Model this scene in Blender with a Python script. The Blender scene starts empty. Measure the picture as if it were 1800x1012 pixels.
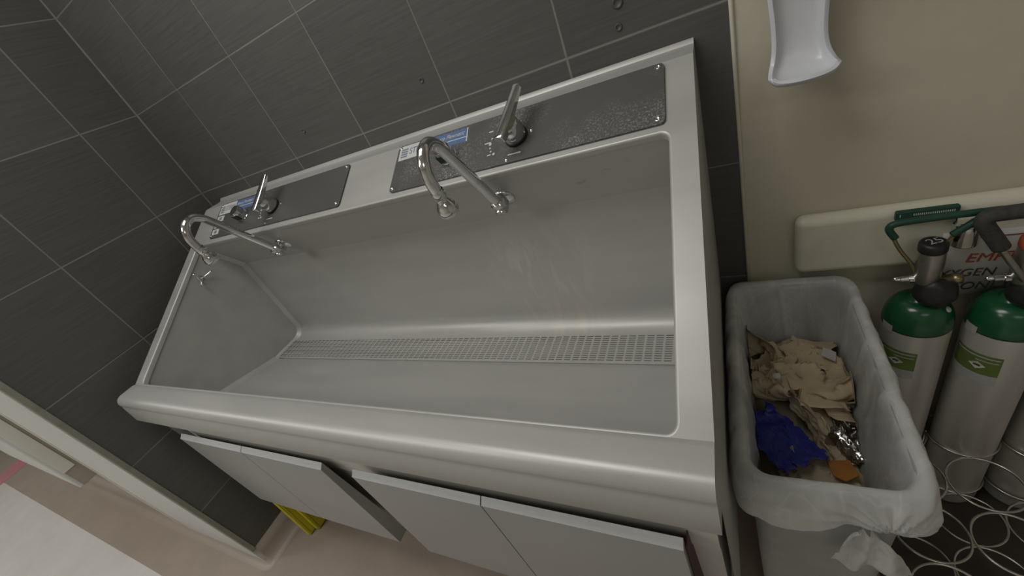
import bpy, bmesh, math, random
from mathutils import Vector, Matrix, noise
from math import sin, cos, pi, sqrt

SC = bpy.context.scene
COL = SC.collection

# ------------------------------------------------------------------ camera
cd = bpy.data.cameras.new('camera')
cam = bpy.data.objects.new('camera', cd)
COL.objects.link(cam)
cd.sensor_width = 36.0
cd.lens = 716.5 / 1800.0 * 36.0
cd.clip_start = 0.02
RX = Vector((0.87209, 0.33784, -0.35402))
RY = Vector((-0.07278, -0.62586, -0.77654))
RZ = Vector((-0.48391, 0.70297, -0.52121))
M = Matrix((RX, -RY, -RZ)).transposed().to_4x4()
M.translation = Vector((1.78867, -0.93693, 1.36202))
cam.matrix_world = M
SC.camera = cam

# ------------------------------------------------------------------ exposure, world, ceiling lights
SC.view_settings.view_transform = 'Standard'
SC.view_settings.look = 'None'
SC.view_settings.gamma = 1.0
SC.view_settings.exposure = -0.37
SC.view_settings.use_curve_mapping = False
w = bpy.data.worlds.new('world')
SC.world = w
w.use_nodes = True
w.node_tree.nodes['Background'].inputs[0].default_value = (1, 0.97, 0.92, 1)
w.node_tree.nodes['Background'].inputs[1].default_value = 0.05

FLOOR = -0.05
CEIL = 2.62


def area_light(name, x, y, sx, sy, power, col=(1, 0.985, 0.955)):
    ld = bpy.data.lights.new(name, 'AREA')
    ld.shape = 'RECTANGLE'
    ld.size, ld.size_y = sx, sy
    ld.energy = power
    ld.color = col
    o = bpy.data.objects.new(name, ld)
    o.location = (x, y, CEIL - 0.03)
    COL.objects.link(o)
    return o


area_light('alcove_troffer_light', 0.95, -0.80, 1.2, 0.6, 17)
area_light('entry_troffer_light', -0.35, -1.9, 1.2, 0.6, 20)
area_light('corridor_troffer_light', -2.4, -2.0, 1.2, 0.6, 30)
area_light('room_troffer_light', 2.6, -2.6, 1.2, 0.6, 6)

# ------------------------------------------------------------------ materials


def mat(name, base, rough=0.5, metal=0.0, spec=0.5, nscale=0, namt=0.0, stretch=(1, 1, 1), bump=0.0, trans=0.0,
        coat=0.0, rvar=0.0):
    m = bpy.data.materials.new(name)
    m.use_nodes = True
    nt = m.node_tree
    b = nt.nodes['Principled BSDF']
    b.inputs['Base Color'].default_value = (*base, 1)
    b.inputs['Roughness'].default_value = rough
    b.inputs['Metallic'].default_value = metal
    b.inputs['Specular IOR Level'].default_value = spec
    if coat:
        b.inputs['Coat Weight'].default_value = coat
        b.inputs['Coat Roughness'].default_value = 0.15
    if nscale:
        tc = nt.nodes.new('ShaderNodeNewGeometry')
        mp = nt.nodes.new('ShaderNodeMapping')
        mp.inputs['Scale'].default_value = stretch
        nz = nt.nodes.new('ShaderNodeTexNoise')
        nz.inputs['Scale'].default_value = nscale
        nz.inputs['Detail'].default_value = 5
        nt.links.new(tc.outputs['Position'], mp.inputs['Vector'])
        nt.links.new(mp.outputs[0], nz.inputs['Vector'])
        rmp = nt.nodes.new('ShaderNodeMapRange')
        rmp.inputs[1].default_value = 0.3
        rmp.inputs[2].default_value = 0.7
        rmp.inputs[3].default_value = 1 - namt
        rmp.inputs[4].default_value = 1 + namt
        nt.links.new(nz.outputs['Fac'], rmp.inputs[0])
        mx = nt.nodes.new('ShaderNodeVectorMath')
        mx.operation = 'SCALE'
        mx.inputs[0].default_value = base
        nt.links.new(rmp.outputs[0], mx.inputs['Scale'])
        nt.links.new(mx.outputs[0], b.inputs['Base Color'])
        if rvar:
            r2 = nt.nodes.new('ShaderNodeMapRange')
            r2.inputs[1].default_value = 0.3
            r2.inputs[2].default_value = 0.7
            r2.inputs[3].default_value = rough - rvar
            r2.inputs[4].default_value = rough + rvar
            nt.links.new(nz.outputs['Fac'], r2.inputs[0])
            nt.links.new(r2.outputs[0], b.inputs['Roughness'])
        if bump:
            bp = nt.nodes.new('ShaderNodeBump')
            bp.inputs['Strength'].default_value = bump
            bp.inputs['Distance'].default_value = 0.002
            nt.links.new(nz.outputs['Fac'], bp.inputs['Height'])
            nt.links.new(bp.outputs[0], b.inputs['Normal'])
    return m


def tile_material(name, axis, off, W, zoff, T, base):
    m = bpy.data.materials.new(name)
    m.use_nodes = True
    nt = m.node_tree
    N = nt.nodes.new
    L = nt.links.new
    b = nt.nodes['Principled BSDF']
    g = N('ShaderNodeNewGeometry')
    sp = N('ShaderNodeSeparateXYZ')
    L(g.outputs['Position'], sp.inputs[0])

    def math_(op, a, v=None):
        n = N('ShaderNodeMath')
        n.operation = op
        if hasattr(a, 'links'):
            L(a, n.inputs[0])
        else:
            n.inputs[0].default_value = a
        if v is not None:
            if hasattr(v, 'links'):
                L(v, n.inputs[1])
            else:
                n.inputs[1].default_value = v
        return n.outputs[0]

    def lines(src, o, p):
        f = math_('SUBTRACT', src, o)
        f = math_('DIVIDE', f, p)
        idx = math_('FLOOR', math_('ADD', f, 0.5))
        d = math_('ABSOLUTE', math_('SUBTRACT', f, idx))
        return math_('MULTIPLY', d, p), math_('FLOOR', f)

    du, iu = lines(sp.outputs[axis], off, W)
    dv, iv = lines(sp.outputs[2], zoff, T)
    wob = N('ShaderNodeTexNoise')
    wob.inputs['Scale'].default_value = 3.0
    L(g.outputs['Position'], wob.inputs['Vector'])
    width = math_('MULTIPLY', wob.outputs['Fac'], 0.0062)
    dm = math_('MINIMUM', du, dv)
    mask = N('ShaderNodeMapRange')
    L(dm, mask.inputs[0])
    mask.inputs[1].default_value = 0.0
    L(width, mask.inputs[2])
    mask.inputs[3].default_value = 1.0
    mask.inputs[4].default_value = 0.0
    mask.interpolation_type = 'SMOOTHSTEP'
    # horizontal streak grain
    mp = N('ShaderNodeMapping')
    s = [3, 3, 90]
    mp.inputs['Scale'].default_value = s
    L(g.outputs['Position'], mp.inputs['Vector'])
    nz = N('ShaderNodeTexNoise')
    nz.inputs['Scale'].default_value = 2.0
    nz.inputs['Detail'].default_value = 6
    L(mp.outputs[0], nz.inputs['Vector'])
    cmb = N('ShaderNodeCombineXYZ')
    L(iu, cmb.inputs[0])
    L(iv, cmb.inputs[1])
    wn = N('ShaderNodeTexWhiteNoise')
    L(cmb.outputs[0], wn.inputs['Vector'])
    v1 = math_('ADD', math_('MULTIPLY', nz.outputs['Fac'], 0.55), math_('MULTIPLY', wn.outputs['Value'], 0.22))
    v1 = math_('ADD', v1, 0.62)
    vs = N('ShaderNodeVectorMath')
    vs.operation = 'SCALE'
    vs.inputs[0].default_value = base
    L(v1, vs.inputs['Scale'])
    mx = N('ShaderNodeMix')
    mx.data_type = 'RGBA'
    L(mask.outputs[0], mx.inputs['Factor'])
    L(vs.outputs[0], mx.inputs['A'])
    mx.inputs['B'].default_value = (0.235, 0.23, 0.21, 1)
    L(mx.outputs['Result'], b.inputs['Base Color'])
    rr = N('ShaderNodeMapRange')
    L(nz.outputs['Fac'], rr.inputs[0])
    rr.inputs[3].default_value = 0.36
    rr.inputs[4].default_value = 0.56
    L(rr.outputs[0], b.inputs['Roughness'])
    bp = N('ShaderNodeBump')
    bp.inputs['Strength'].default_value = 0.35
    bp.inputs['Distance'].default_value = 0.002
    h = math_('ADD', math_('MULTIPLY', mask.outputs[0], -1.0), math_('MULTIPLY', nz.outputs['Fac'], 0.35))
    L(h, bp.inputs['Height'])
    L(bp.outputs[0], b.inputs['Normal'])
    return m


def floor_material():
    m = bpy.data.materials.new('sheet_vinyl')
    m.use_nodes = True
    nt = m.node_tree
    N = nt.nodes.new
    L = nt.links.new
    b = nt.nodes['Principled BSDF']
    g = N('ShaderNodeNewGeometry')
    sp = N('ShaderNodeSeparateXYZ')
    L(g.outputs['Position'], sp.inputs[0])
    c1 = N('ShaderNodeMath')
    c1.operation = 'LESS_THAN'
    L(sp.outputs[1], c1.inputs[0])
    c1.inputs[1].default_value = -0.99
    nz = N('ShaderNodeTexNoise')
    nz.inputs['Scale'].default_value = 9
    nz.inputs['Detail'].default_value = 8
    L(g.outputs['Position'], nz.inputs['Vector'])
    mx = N('ShaderNodeMix')
    mx.data_type = 'RGBA'
    L(c1.outputs[0], mx.inputs['Factor'])
    mx.inputs['A'].default_value = (0.33, 0.27, 0.225, 1)
    mx.inputs['B'].default_value = (0.60, 0.58, 0.55, 1)
    rmp = N('ShaderNodeMapRange')
    L(nz.outputs['Fac'], rmp.inputs[0])
    rmp.inputs[3].default_value = 0.88
    rmp.inputs[4].default_value = 1.12
    vs = N('ShaderNodeVectorMath')
    vs.operation = 'SCALE'
    L(mx.outputs['Result'], vs.inputs[0])
    L(rmp.outputs[0], vs.inputs['Scale'])
    L(vs.outputs[0], b.inputs['Base Color'])
    b.inputs['Roughness'].default_value = 0.42
    return m


def liner_material():
    m = bpy.data.materials.new('clear_bag_film')
    m.use_nodes = True
    nt = m.node_tree
    N = nt.nodes.new
    L = nt.links.new
    out = nt.nodes['Material Output']
    b = nt.nodes['Principled BSDF']
    b.inputs['Base Color'].default_value = (0.80, 0.81, 0.79, 1)
    b.inputs['Roughness'].default_value = 0.28
    b.inputs['Specular IOR Level'].default_value = 0.6
    t = N('ShaderNodeBsdfTransparent')
    t.inputs[0].default_value = (0.93, 0.94, 0.93, 1)
    lw = N('ShaderNodeLayerWeight')
    lw.inputs['Blend'].default_value = 0.30
    g = N('ShaderNodeNewGeometry')
    mp = N('ShaderNodeMapping')
    mp.inputs['Scale'].default_value = (1, 1, 0.45)
    L(g.outputs['Position'], mp.inputs['Vector'])
    nz = N('ShaderNodeTexNoise')
    nz.inputs['Scale'].default_value = 9
    nz.inputs['Detail'].default_value = 2
    nz.inputs['Distortion'].default_value = 0.8
    L(mp.outputs[0], nz.inputs['Vector'])
    n2 = N('ShaderNodeTexNoise')
    n2.inputs['Scale'].default_value = 8
    n2.inputs['Detail'].default_value = 2
    n2.inputs['Distortion'].default_value = 2.0
    L(mp.outputs[0], n2.inputs['Vector'])
    rg = N('ShaderNodeMath')
    rg.operation = 'SUBTRACT'
    L(n2.outputs['Fac'], rg.inputs[0])
    rg.inputs[1].default_value = 0.5
    ra = N('ShaderNodeMath')
    ra.operation = 'ABSOLUTE'
    L(rg.outputs[0], ra.inputs[0])
    rm = N('ShaderNodeMapRange')
    L(ra.outputs[0], rm.inputs[0])
    rm.inputs[1].default_value = 0.0
    rm.inputs[2].default_value = 0.022
    rm.inputs[3].default_value = 0.09
    rm.inputs[4].default_value = 0.0
    ma = N('ShaderNodeMath')
    ma.operation = 'MULTIPLY_ADD'
    L(nz.outputs['Fac'], ma.inputs[0])
    ma.inputs[1].default_value = 1.0
    L(rm.outputs[0], ma.inputs[2])
    ad = N('ShaderNodeMath')
    ad.operation = 'MULTIPLY_ADD'
    ad.use_clamp = True
    L(lw.outputs['Facing'], ad.inputs[0])
    ad.inputs[1].default_value = 0.50
    L(ma.outputs[0], ad.inputs[2])
    bp = N('ShaderNodeBump')
    bp.inputs['Strength'].default_value = 0.5
    bp.inputs['Distance'].default_value = 0.006
    L(nz.outputs['Fac'], bp.inputs['Height'])
    L(bp.outputs[0], b.inputs['Normal'])
    mx = N('ShaderNodeMixShader')
    L(ad.outputs[0], mx.inputs[0])
    L(t.outputs[0], mx.inputs[1])
    L(b.outputs[0], mx.inputs[2])
    L(mx.outputs[0], out.inputs[0])
    return m


def steel_material(name, base=(0.49, 0.485, 0.46), rough=0.44, stain=True):
    m = mat(name, base, rough, 0.30, nscale=3.0, namt=0.05, stretch=(1, 6, 6), rvar=0.05)
    nt = m.node_tree
    N = nt.nodes.new
    L = nt.links.new
    b = nt.nodes['Principled BSDF']
    g = N('ShaderNodeNewGeometry')
    mp = N('ShaderNodeMapping')
    mp.inputs['Scale'].default_value = (4, 260, 260)
    L(g.outputs['Position'], mp.inputs['Vector'])
    nz = N('ShaderNodeTexNoise')
    nz.inputs['Scale'].default_value = 3
    nz.inputs['Detail'].default_value = 3
    L(mp.outputs[0], nz.inputs['Vector'])
    bp = N('ShaderNodeBump')
    bp.inputs['Strength'].default_value = 0.05
    bp.inputs['Distance'].default_value = 0.001
    L(nz.outputs['Fac'], bp.inputs['Height'])
    L(bp.outputs[0], b.inputs['Normal'])
    if stain:
        # dried smears: (centre, radius, colour, noise stretch)
        for cen, rad, colr, stc, lo_, amt in (((1.545, -0.17, 1.06), 0.10, (0.20, 0.17, 0.11), (30, 30, 14), 0.60, 0.8),
                                              ((1.330, -0.12, 0.80), 0.20, (0.62, 0.60, 0.56), (34, 34, 9), 0.52, 0.55),
                                              ((1.36, -0.13, 0.63), 0.17, (0.60, 0.54, 0.47), (40, 10, 10), 0.50, 0.5)):
            dn = N('ShaderNodeVectorMath')
            dn.operation = 'DISTANCE'
            L(g.outputs['Position'], dn.inputs[0])
            dn.inputs[1].default_value = cen
            fall = N('ShaderNodeMapRange')
            L(dn.outputs['Value'], fall.inputs[0])
            fall.inputs[1].default_value = rad * 0.3
            fall.inputs[2].default_value = rad
            fall.inputs[3].default_value = amt
            fall.inputs[4].default_value = 0.0
            mp3 = N('ShaderNodeMapping')
            mp3.inputs['Scale'].default_value = stc
            L(g.outputs['Position'], mp3.inputs['Vector'])
            n3 = N('ShaderNodeTexNoise')
            n3.inputs['Scale'].default_value = 1.0
            n3.inputs['Detail'].default_value = 4
            n3.inputs['Distortion'].default_value = 0.8
            L(mp3.outputs[0], n3.inputs['Vector'])
            th = N('ShaderNodeMapRange')
            L(n3.outputs['Fac'], th.inputs[0])
            th.inputs[1].default_value = lo_
            th.inputs[2].default_value = lo_ + 0.12
            mu = N('ShaderNodeMath')
            mu.operation = 'MULTIPLY'
            L(fall.outputs[0], mu.inputs[0])
            L(th.outputs[0], mu.inputs[1])
            mx = N('ShaderNodeMix')
            mx.data_type = 'RGBA'
            L(mu.outputs[0], mx.inputs['Factor'])
            old = b.inputs['Base Color'].links[0].from_socket
            L(old, mx.inputs['A'])
            mx.inputs['B'].default_value = (*colr, 1)
            L(mx.outputs['Result'], b.inputs['Base Color'])
    return m


def panel_material():
    """dark control panel with dried soap spray towards its lower half"""
    m = mat('black_panel', (0.05, 0.05, 0.048), 0.45, 0.0, spec=0.6)
    nt = m.node_tree
    N = nt.nodes.new
    L = nt.links.new
    b = nt.nodes['Principled BSDF']
    g = N('ShaderNodeNewGeometry')
    vo = N('ShaderNodeTexNoise')
    vo.inputs['Scale'].default_value = 300
    vo.inputs['Detail'].default_value = 3
    L(g.outputs['Position'], vo.inputs['Vector'])
    th = N('ShaderNodeMapRange')
    th.inputs[1].default_value = 0.50
    th.inputs[2].default_value = 0.72
    L(vo.outputs['Fac'], th.inputs[0])
    n2 = N('ShaderNodeTexNoise')
    n2.inputs['Scale'].default_value = 7
    L(g.outputs['Position'], n2.inputs['Vector'])
    t2 = N('ShaderNodeMapRange')
    t2.inputs[1].default_value = 0.42
    t2.inputs[2].default_value = 0.66
    L(n2.outputs['Fac'], t2.inputs[0])
    sp = N('ShaderNodeSeparateXYZ')
    L(g.outputs['Position'], sp.inputs[0])
    t3 = N('ShaderNodeMapRange')
    t3.inputs[1].default_value = 0.9
    t3.inputs[2].default_value = 1.15
    t3.inputs[3].default_value = 0.15
    t3.inputs[4].default_value = 1.0
    L(sp.outputs[0], t3.inputs[0])
    mu = N('ShaderNodeMath')
    mu.operation = 'MULTIPLY'
    L(th.outputs[0], mu.inputs[0])
    L(t2.outputs[0], mu.inputs[1])
    mu2 = N('ShaderNodeMath')
    mu2.operation = 'MULTIPLY'
    L(mu.outputs[0], mu2.inputs[0])
    L(t3.outputs[0], mu2.inputs[1])
    mx = N('ShaderNodeMix')
    mx.data_type = 'RGBA'
    L(mu2.outputs[0], mx.inputs['Factor'])
    mx.inputs['A'].default_value = (0.085, 0.084, 0.080, 1)
    mx.inputs['B'].default_value = (0.42, 0.41, 0.39, 1)
    L(mx.outputs['Result'], b.inputs['Base Color'])
    rr = N('ShaderNodeMapRange')
    L(n2.outputs['Fac'], rr.inputs[0])
    rr.inputs[3].default_value = 0.4
    rr.inputs[4].default_value = 0.5
    L(rr.outputs[0], b.inputs['Roughness'])
    return m


TILE_B = tile_material('charcoal_tile_back', 0, 0.2908, 0.305, 1.25, 0.3019, (0.100, 0.099, 0.092))
TILE_L = tile_material('charcoal_tile_left', 1, -0.1859, 0.305, 1.25, 0.3019, (0.100, 0.099, 0.092))
BEIGE = mat('beige_paint', (0.58, 0.545, 0.43), 0.55, nscale=40, namt=0.02, bump=0.05)
CREAM = mat('cream_paint', (0.72, 0.70, 0.64), 0.5, nscale=20, namt=0.02)
OLIVE = mat('tile_edge_trim', (0.27, 0.26, 0.21), 0.5, nscale=30, namt=0.1)
PINKISH = mat('pinkish_beige_vinyl', (0.40, 0.34, 0.30), 0.5, nscale=12, namt=0.06)
RAIL = mat('ivory_vinyl', (0.68, 0.65, 0.53), 0.45, nscale=20, namt=0.03)
WHITE = mat('white_wall_paint', (0.62, 0.62, 0.59), 0.5, nscale=10, namt=0.03)
CEILM = mat('ceiling_white', (0.75, 0.74, 0.70), 0.8, nscale=30, namt=0.03)
FLOORM = floor_material()
STEEL = steel_material('brushed_stainless')
STEEL_D = mat('dull_cabinet_steel', (0.62, 0.59, 0.54), 0.5, 0.15, nscale=4, namt=0.05)
DOORM = mat('grey_laminate', (0.36, 0.355, 0.34), 0.42, 0.0, nscale=5, namt=0.04)
EDGEM = mat('pale_edge_banding', (0.66, 0.67, 0.68), 0.4, 0.0, nscale=30, namt=0.05, stretch=(1, 8, 8))
CHROME = mat('chrome', (0.72, 0.72, 0.71), 0.10, 1.0, nscale=60, namt=0.06, rvar=0.03)
PANEL = panel_material()
BLACK = mat('black_rubber', (0.015, 0.015, 0.015), 0.45, nscale=80, namt=0.2)
WHITEP = mat('white_print', (0.62, 0.62, 0.60), 0.5, nscale=60, namt=0.05)
BLUEP = mat('blue_print', (0.105, 0.175, 0.34), 0.45, nscale=60, namt=0.05)
GREYP = mat('grey_print', (0.22, 0.25, 0.32), 0.5, nscale=60, namt=0.05)
BINM = mat('grey_polyethylene', (0.40, 0.405, 0.40), 0.5, nscale=25, namt=0.05)
LINER = liner_material()
TOWEL = mat('kraft_paper_towel', (0.60, 0.49, 0.335), 0.9, spec=0.2, nscale=35, namt=0.07, bump=0.2)
TOWEL2 = mat('light_kraft_paper', (0.58, 0.49, 0.36), 0.9, spec=0.2, nscale=35, namt=0.07, bump=0.2)
NITRILE = mat('blue_nitrile', (0.022, 0.030, 0.27), 0.42, nscale=60, namt=0.15, bump=0.15)
FOIL = mat('silver_foil', (0.62, 0.60, 0.58), 0.22, 1.0, nscale=50, namt=0.1)
ORANGE = mat('orange_card', (0.42, 0.17, 0.03), 0.7, nscale=40, namt=0.1)
FILM = LINER
DISP = mat('white_abs', (0.66, 0.67, 0.70), 0.28, spec=0.5, nscale=8, namt=0.02)
ALU = mat('spun_aluminium', (0.62, 0.60, 0.56), 0.38, 0.45, nscale=4, namt=0.12, stretch=(9, 9, 0.6), rvar=0.06)
GREEN = mat('oxygen_green', (0.010, 0.085, 0.030), 0.22, spec=0.6, nscale=30, namt=0.1)
LGREEN = mat('label_green', (0.125, 0.185, 0.04), 0.5, nscale=30, namt=0.2)
LWHITE = mat('label_white', (0.42, 0.42, 0.40), 0.55, nscale=60, namt=0.1)
HANDG = mat('green_rubber', (0.010, 0.055, 0.035), 0.5, nscale=60, namt=0.15)
HANDK = mat('charcoal_foam', (0.045, 0.045, 0.042), 0.75, nscale=120, namt=0.3, bump=0.3)
DULL = mat('dull_steel', (0.40, 0.38, 0.34), 0.3, 0.9, nscale=50, namt=0.1)
BRASS = mat('tarnished_brass', (0.33, 0.26, 0.14), 0.35, 0.9, nscale=50, namt=0.15)
REDC = mat('orange_red_plastic', (0.62, 0.115, 0.05), 0.4, nscale=40, namt=0.06)
ORNG = mat('orange_window', (0.62, 0.22, 0.07), 0.35, nscale=40, namt=0.06)
WIRE = mat('chromed_wire', (0.58, 0.56, 0.52), 0.25, 1.0, nscale=40, namt=0.15)
SIGNW = mat('sign_white', (0.60, 0.58, 0.55), 0.5, nscale=20, namt=0.03)
SIGNR = mat('sign_red', (0.42, 0.075, 0.035), 0.5, nscale=20, namt=0.03)
SIGNK = mat('sign_black', (0.05, 0.045, 0.04), 0.5, nscale=20, namt=0.03)
YELLOW = mat('yellow_plastic', (0.62, 0.53, 0.02), 0.4, nscale=20, namt=0.06)
PINK = mat('pink_tape', (0.50, 0.20, 0.24), 0.5, nscale=40, namt=0.08)
GLASSK = mat('dark_sensor_window', (0.01, 0.03, 0.022), 0.08, spec=0.7, nscale=20, namt=0.1)

# ------------------------------------------------------------------ helpers


def obj(name, bm, m, parent=None, smooth=False, bevel=0, seg=2, angle=35):
    me = bpy.data.meshes.new(name)
    bm.normal_update()
    bm.to_mesh(me)
    bm.free()
    o = bpy.data.objects.new(name, me)
    COL.objects.link(o)
    if isinstance(m, (list, tuple)):
        for q in m:
            me.materials.append(q)
    else:
        me.materials.append(m)
    if parent is not None:
        o.parent = parent
        # parent's world matrix (parents may be nested)
        pm = parent.matrix_basis.copy()
        p = parent.parent
        while p is not None:
            pm = p.matrix_basis @ pm
            p = p.parent
        o.matrix_basis = pm.inverted()
    if smooth:
        for f in me.polygons:
            f.use_smooth = True
    if bevel:
        b = o.modifiers.new('bevel', 'BEVEL')
        b.width = bevel
        b.segments = seg
        b.limit_method = 'ANGLE'
        b.angle_limit = math.radians(angle)
        for f in me.polygons:
            f.use_smooth = True
        wn = o.modifiers.new('wn', 'WEIGHTED_NORMAL')
        wn.keep_sharp = True
    return o


def tag(o, label=None, cat=None, group=None, kind=None):
    if label:
        o['label'] = label
    if cat:
        o['category'] = cat
    if group:
        o['group'] = group
    if kind:
        o['kind'] = kind
    return o


def thing(name, label, cat, loc=(0, 0, 0), group=None):
    o = bpy.data.objects.new(name, None)
    o.empty_display_size = 0.05
    o.location = loc
    COL.objects.link(o)
    return tag(o, label, cat, group)


def box(bm, x0, x1, y0, y1, z0, z1, mi=0):
    v = [bm.verts.new((x, y, z)) for z in (z0, z1) for y in (y0, y1) for x in (x0, x1)]
    fs = []
    for q in ((0, 2, 3, 1), (4, 5, 7, 6), (0, 1, 5, 4), (2, 6, 7, 3), (0, 4, 6, 2), (1, 3, 7, 5)):
        f = bm.faces.new([v[i] for i in q])
        f.material_index = mi
        fs.append(f)
    return fs


def prism(bm, poly, axis_vec, mi=0):
    """closed prism from a 3D polygon pushed along axis_vec"""
    a = [bm.verts.new(p) for p in poly]
    b = [bm.verts.new(Vector(p) + Vector(axis_vec)) for p in poly]
    n = len(poly)
    fs = [bm.faces.new(a[::-1]), bm.faces.new(b)]
    for i in range(n):
        fs.append(bm.faces.new([a[i], a[(i + 1) % n], b[(i + 1) % n], b[i]]))
    for f in fs:
        f.material_index = mi
    bmesh.ops.recalc_face_normals(bm, faces=fs)
    return fs


def frame(d):
    d = Vector(d).normalized()
    u = d.cross(Vector((0, 0, 1)))
    if u.length < 1e-3:
        u = Vector((1, 0, 0))
    u.normalize()
    return u, u.cross(d).normalized(), d


def lathe(bm, base, d, prof, n=28, cap=True):
    """prof: list of (r, h) along direction d"""
    u, v, d = frame(d)
    base = Vector(base)
    rings = []
    for r, h in prof:
        rings.append([bm.verts.new(base + d * h + (u * cos(2 * pi * i / n) + v * sin(2 * pi * i / n)) * r) for i in range(n)])
    fs = []
    for a, b in zip(rings, rings[1:]):
        for i in range(n):
            fs.append(bm.faces.new([a[i], a[(i + 1) % n], b[(i + 1) % n], b[i]]))
    if cap:
        fs.append(bm.faces.new(rings[0][::-1]))
        fs.append(bm.faces.new(rings[-1]))
    bmesh.ops.recalc_face_normals(bm, faces=fs)
    return fs


def smooth_path(pts, k=6):
    P = [Vector(p) for p in pts]
    out = []
    for i in range(len(P) - 1):
        p0 = P[max(i - 1, 0)]
        p1, p2 = P[i], P[i + 1]
        p3 = P[min(i + 2, len(P) - 1)]
        for j in range(k):
            t = j / k
            out.append(0.5 * ((2 * p1) + (-p0 + p2) * t + (2 * p0 - 5 * p1 + 4 * p2 - p3) * t * t + (-p0 + 3 * p1 - 3 * p2 + p3) * t ** 3))
    out.append(P[-1])
    return out


def tube(bm, pts, r, n=14, closed=False, cap=True):
    P = [Vector(p) for p in pts]
    m_ = len(P)
    R_ = r if isinstance(r, (list, tuple)) else [r] * m_
    rings = []
    pu = None
    for i, p in enumerate(P):
        if closed:
            t = P[(i + 1) % m_] - P[i - 1]
        else:
            t = P[min(i + 1, m_ - 1)] - P[max(i - 1, 0)]
        t.normalize()
        if pu is None:
            u, _, _ = frame(t)
        else:
            u = pu - t * pu.dot(t)
            u.normalize()
        pu = u
        v = t.cross(u)
        rings.append([bm.verts.new(p + (u * cos(2 * pi * k / n) + v * sin(2 * pi * k / n)) * R_[i]) for k in range(n)])
    fs = []
    rng = range(m_) if closed else range(m_ - 1)
    for i in rng:
        a, b = rings[i], rings[(i + 1) % m_]
        for k in range(n):
            fs.append(bm.faces.new([a[k], a[(k + 1) % n], b[(k + 1) % n], b[k]]))
    if cap and not closed:
        fs.append(bm.faces.new(rings[0][::-1]))
        fs.append(bm.faces.new(rings[-1]))
    bmesh.ops.recalc_face_normals(bm, faces=fs)
    return fs


def text_mesh(bm, body, size, mat_world, shear=0.0, depth=0.0002, align='LEFT', sx=1.0):
    """glyph outlines of body, placed by mat_world (x right, y up, z out)"""
    cu = bpy.data.curves.new('t', 'FONT')
    cu.body = body
    cu.size = size
    cu.shear = shear
    cu.extrude = depth
    cu.align_x = align
    cu.align_y = 'CENTER'
    o = bpy.data.objects.new('t', cu)
    COL.objects.link(o)
    dg = bpy.context.evaluated_depsgraph_get()
    me = bpy.data.meshes.new_from_object(o.evaluated_get(dg))
    me.transform(Matrix.Diagonal((sx, 1, 1, 1)))
    me.transform(mat_world)
    bm.from_mesh(me)
    bpy.data.objects.remove(o)
    bpy.data.curves.remove(cu)
    bpy.data.meshes.remove(me)


def basis(o, x, y, z=None):
    x = Vector(x).normalized()
    y = Vector(y)
    y = (y - x * y.dot(x)).normalized()
    z = x.cross(y)
    m = Matrix((x, y, z)).transposed().to_4x4()
    m.translation = Vector(o)
    return m


# ------------------------------------------------------------------ the room
bm = bmesh.new()
box(bm, -6, 4.2, -4.0, 0.3, FLOOR - 0.1, FLOOR)
tag(obj('floor', bm, FLOORM), 'tan sheet vinyl floor with a pale field along the corridor', 'floor', kind='structure')
bm = bmesh.new()
box(bm, -6, 4.2, -4.0, 0.3, CEIL, CEIL + 0.1)
tag(obj('ceiling', bm, CEILM), 'white ceiling above the scrub sink alcove', 'ceiling', kind='structure')

bm = bmesh.new()
box(bm, 0.0, 1.813, 0.0, 0.3, FLOOR, CEIL)
wb = obj('wall_back', bm, TILE_B)
tag(wb, 'charcoal tiled wall behind the steel scrub sink', 'wall', kind='structure')
bm = bmesh.new()
box(bm, 1.813, 4.2, 0.0, 0.3, FLOOR, CEIL)
wr = obj('wall_right', bm, BEIGE)
tag(wr, 'plain beige wall right of the charcoal tiles', 'wall', kind='structure')
bm = bmesh.new()
fs = box(bm, -6, 0.0, -0.787, 0.3, FLOOR, CEIL)
wl = obj('wall_left', bm, [WHITE, TILE_L])
for f in wl.data.polygons:
    f.material_index = 1 if f.normal.x > 0.9 else 0
tag(wl, 'charcoal tiled return wall left of the sink, white on its corridor face', 'wall', kind='structure')
for nm, b_ in (('wall_front', (-6, 4.2, -4.3, -4.0)), ('wall_far_right', (4.2, 4.5, -4.3, 0.3)), ('wall_far_left', (-6.3, -6, -4.3, 0.3))):
    bm = bmesh.new()
    box(bm, *b_, FLOOR, CEIL)
    tag(obj(nm, bm, CREAM), 'cream wall of the room behind the camera', 'wall', kind='structure')

# corner edging, caulk lines
bm = bmesh.new()
box(bm, -0.002, 0.006, -0.800, -0.784, 0.047, CEIL)
tag(obj('trim_1', bm, OLIVE, bevel=0.0015), 'thin olive edge strip on the corner of the left tiled wall', 'trim', kind='structure')
bm = bmesh.new()
box(bm, -0.66, -0.004, -0.803, -0.787, FLOOR + 0.002, CEIL)
tag(obj('trim_2', bm, WHITE, bevel=0.001), 'white corner guard on the end of the left tiled wall', 'trim', kind='structure')
bm = bmesh.new()
box(bm, -0.705, -0.660, -0.799, -0.787, FLOOR + 0.002, CEIL)
tag(obj('trim_3', bm, OLIVE, bevel=0.001), 'olive groove strip beside the white corner guard', 'trim', kind='structure')
bm = bmesh.new()
box(bm, -0.735, -0.705, -0.804, -0.787, FLOOR + 0.002, CEIL)
tag(obj('trim_5', bm, RAIL, bevel=0.003), 'narrow cream bead between the olive strip and the wall unit', 'trim', kind='structure')
bm = bmesh.new()
box(bm, -2.4, -0.735, -0.7925, -0.787, FLOOR + 0.002, 1.2)
tag(obj('trim_6', bm, PINKISH, bevel=0.001), 'pinkish tan vinyl sheet on the lower corridor wall', 'trim', kind='structure')
bm = bmesh.new()
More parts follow.
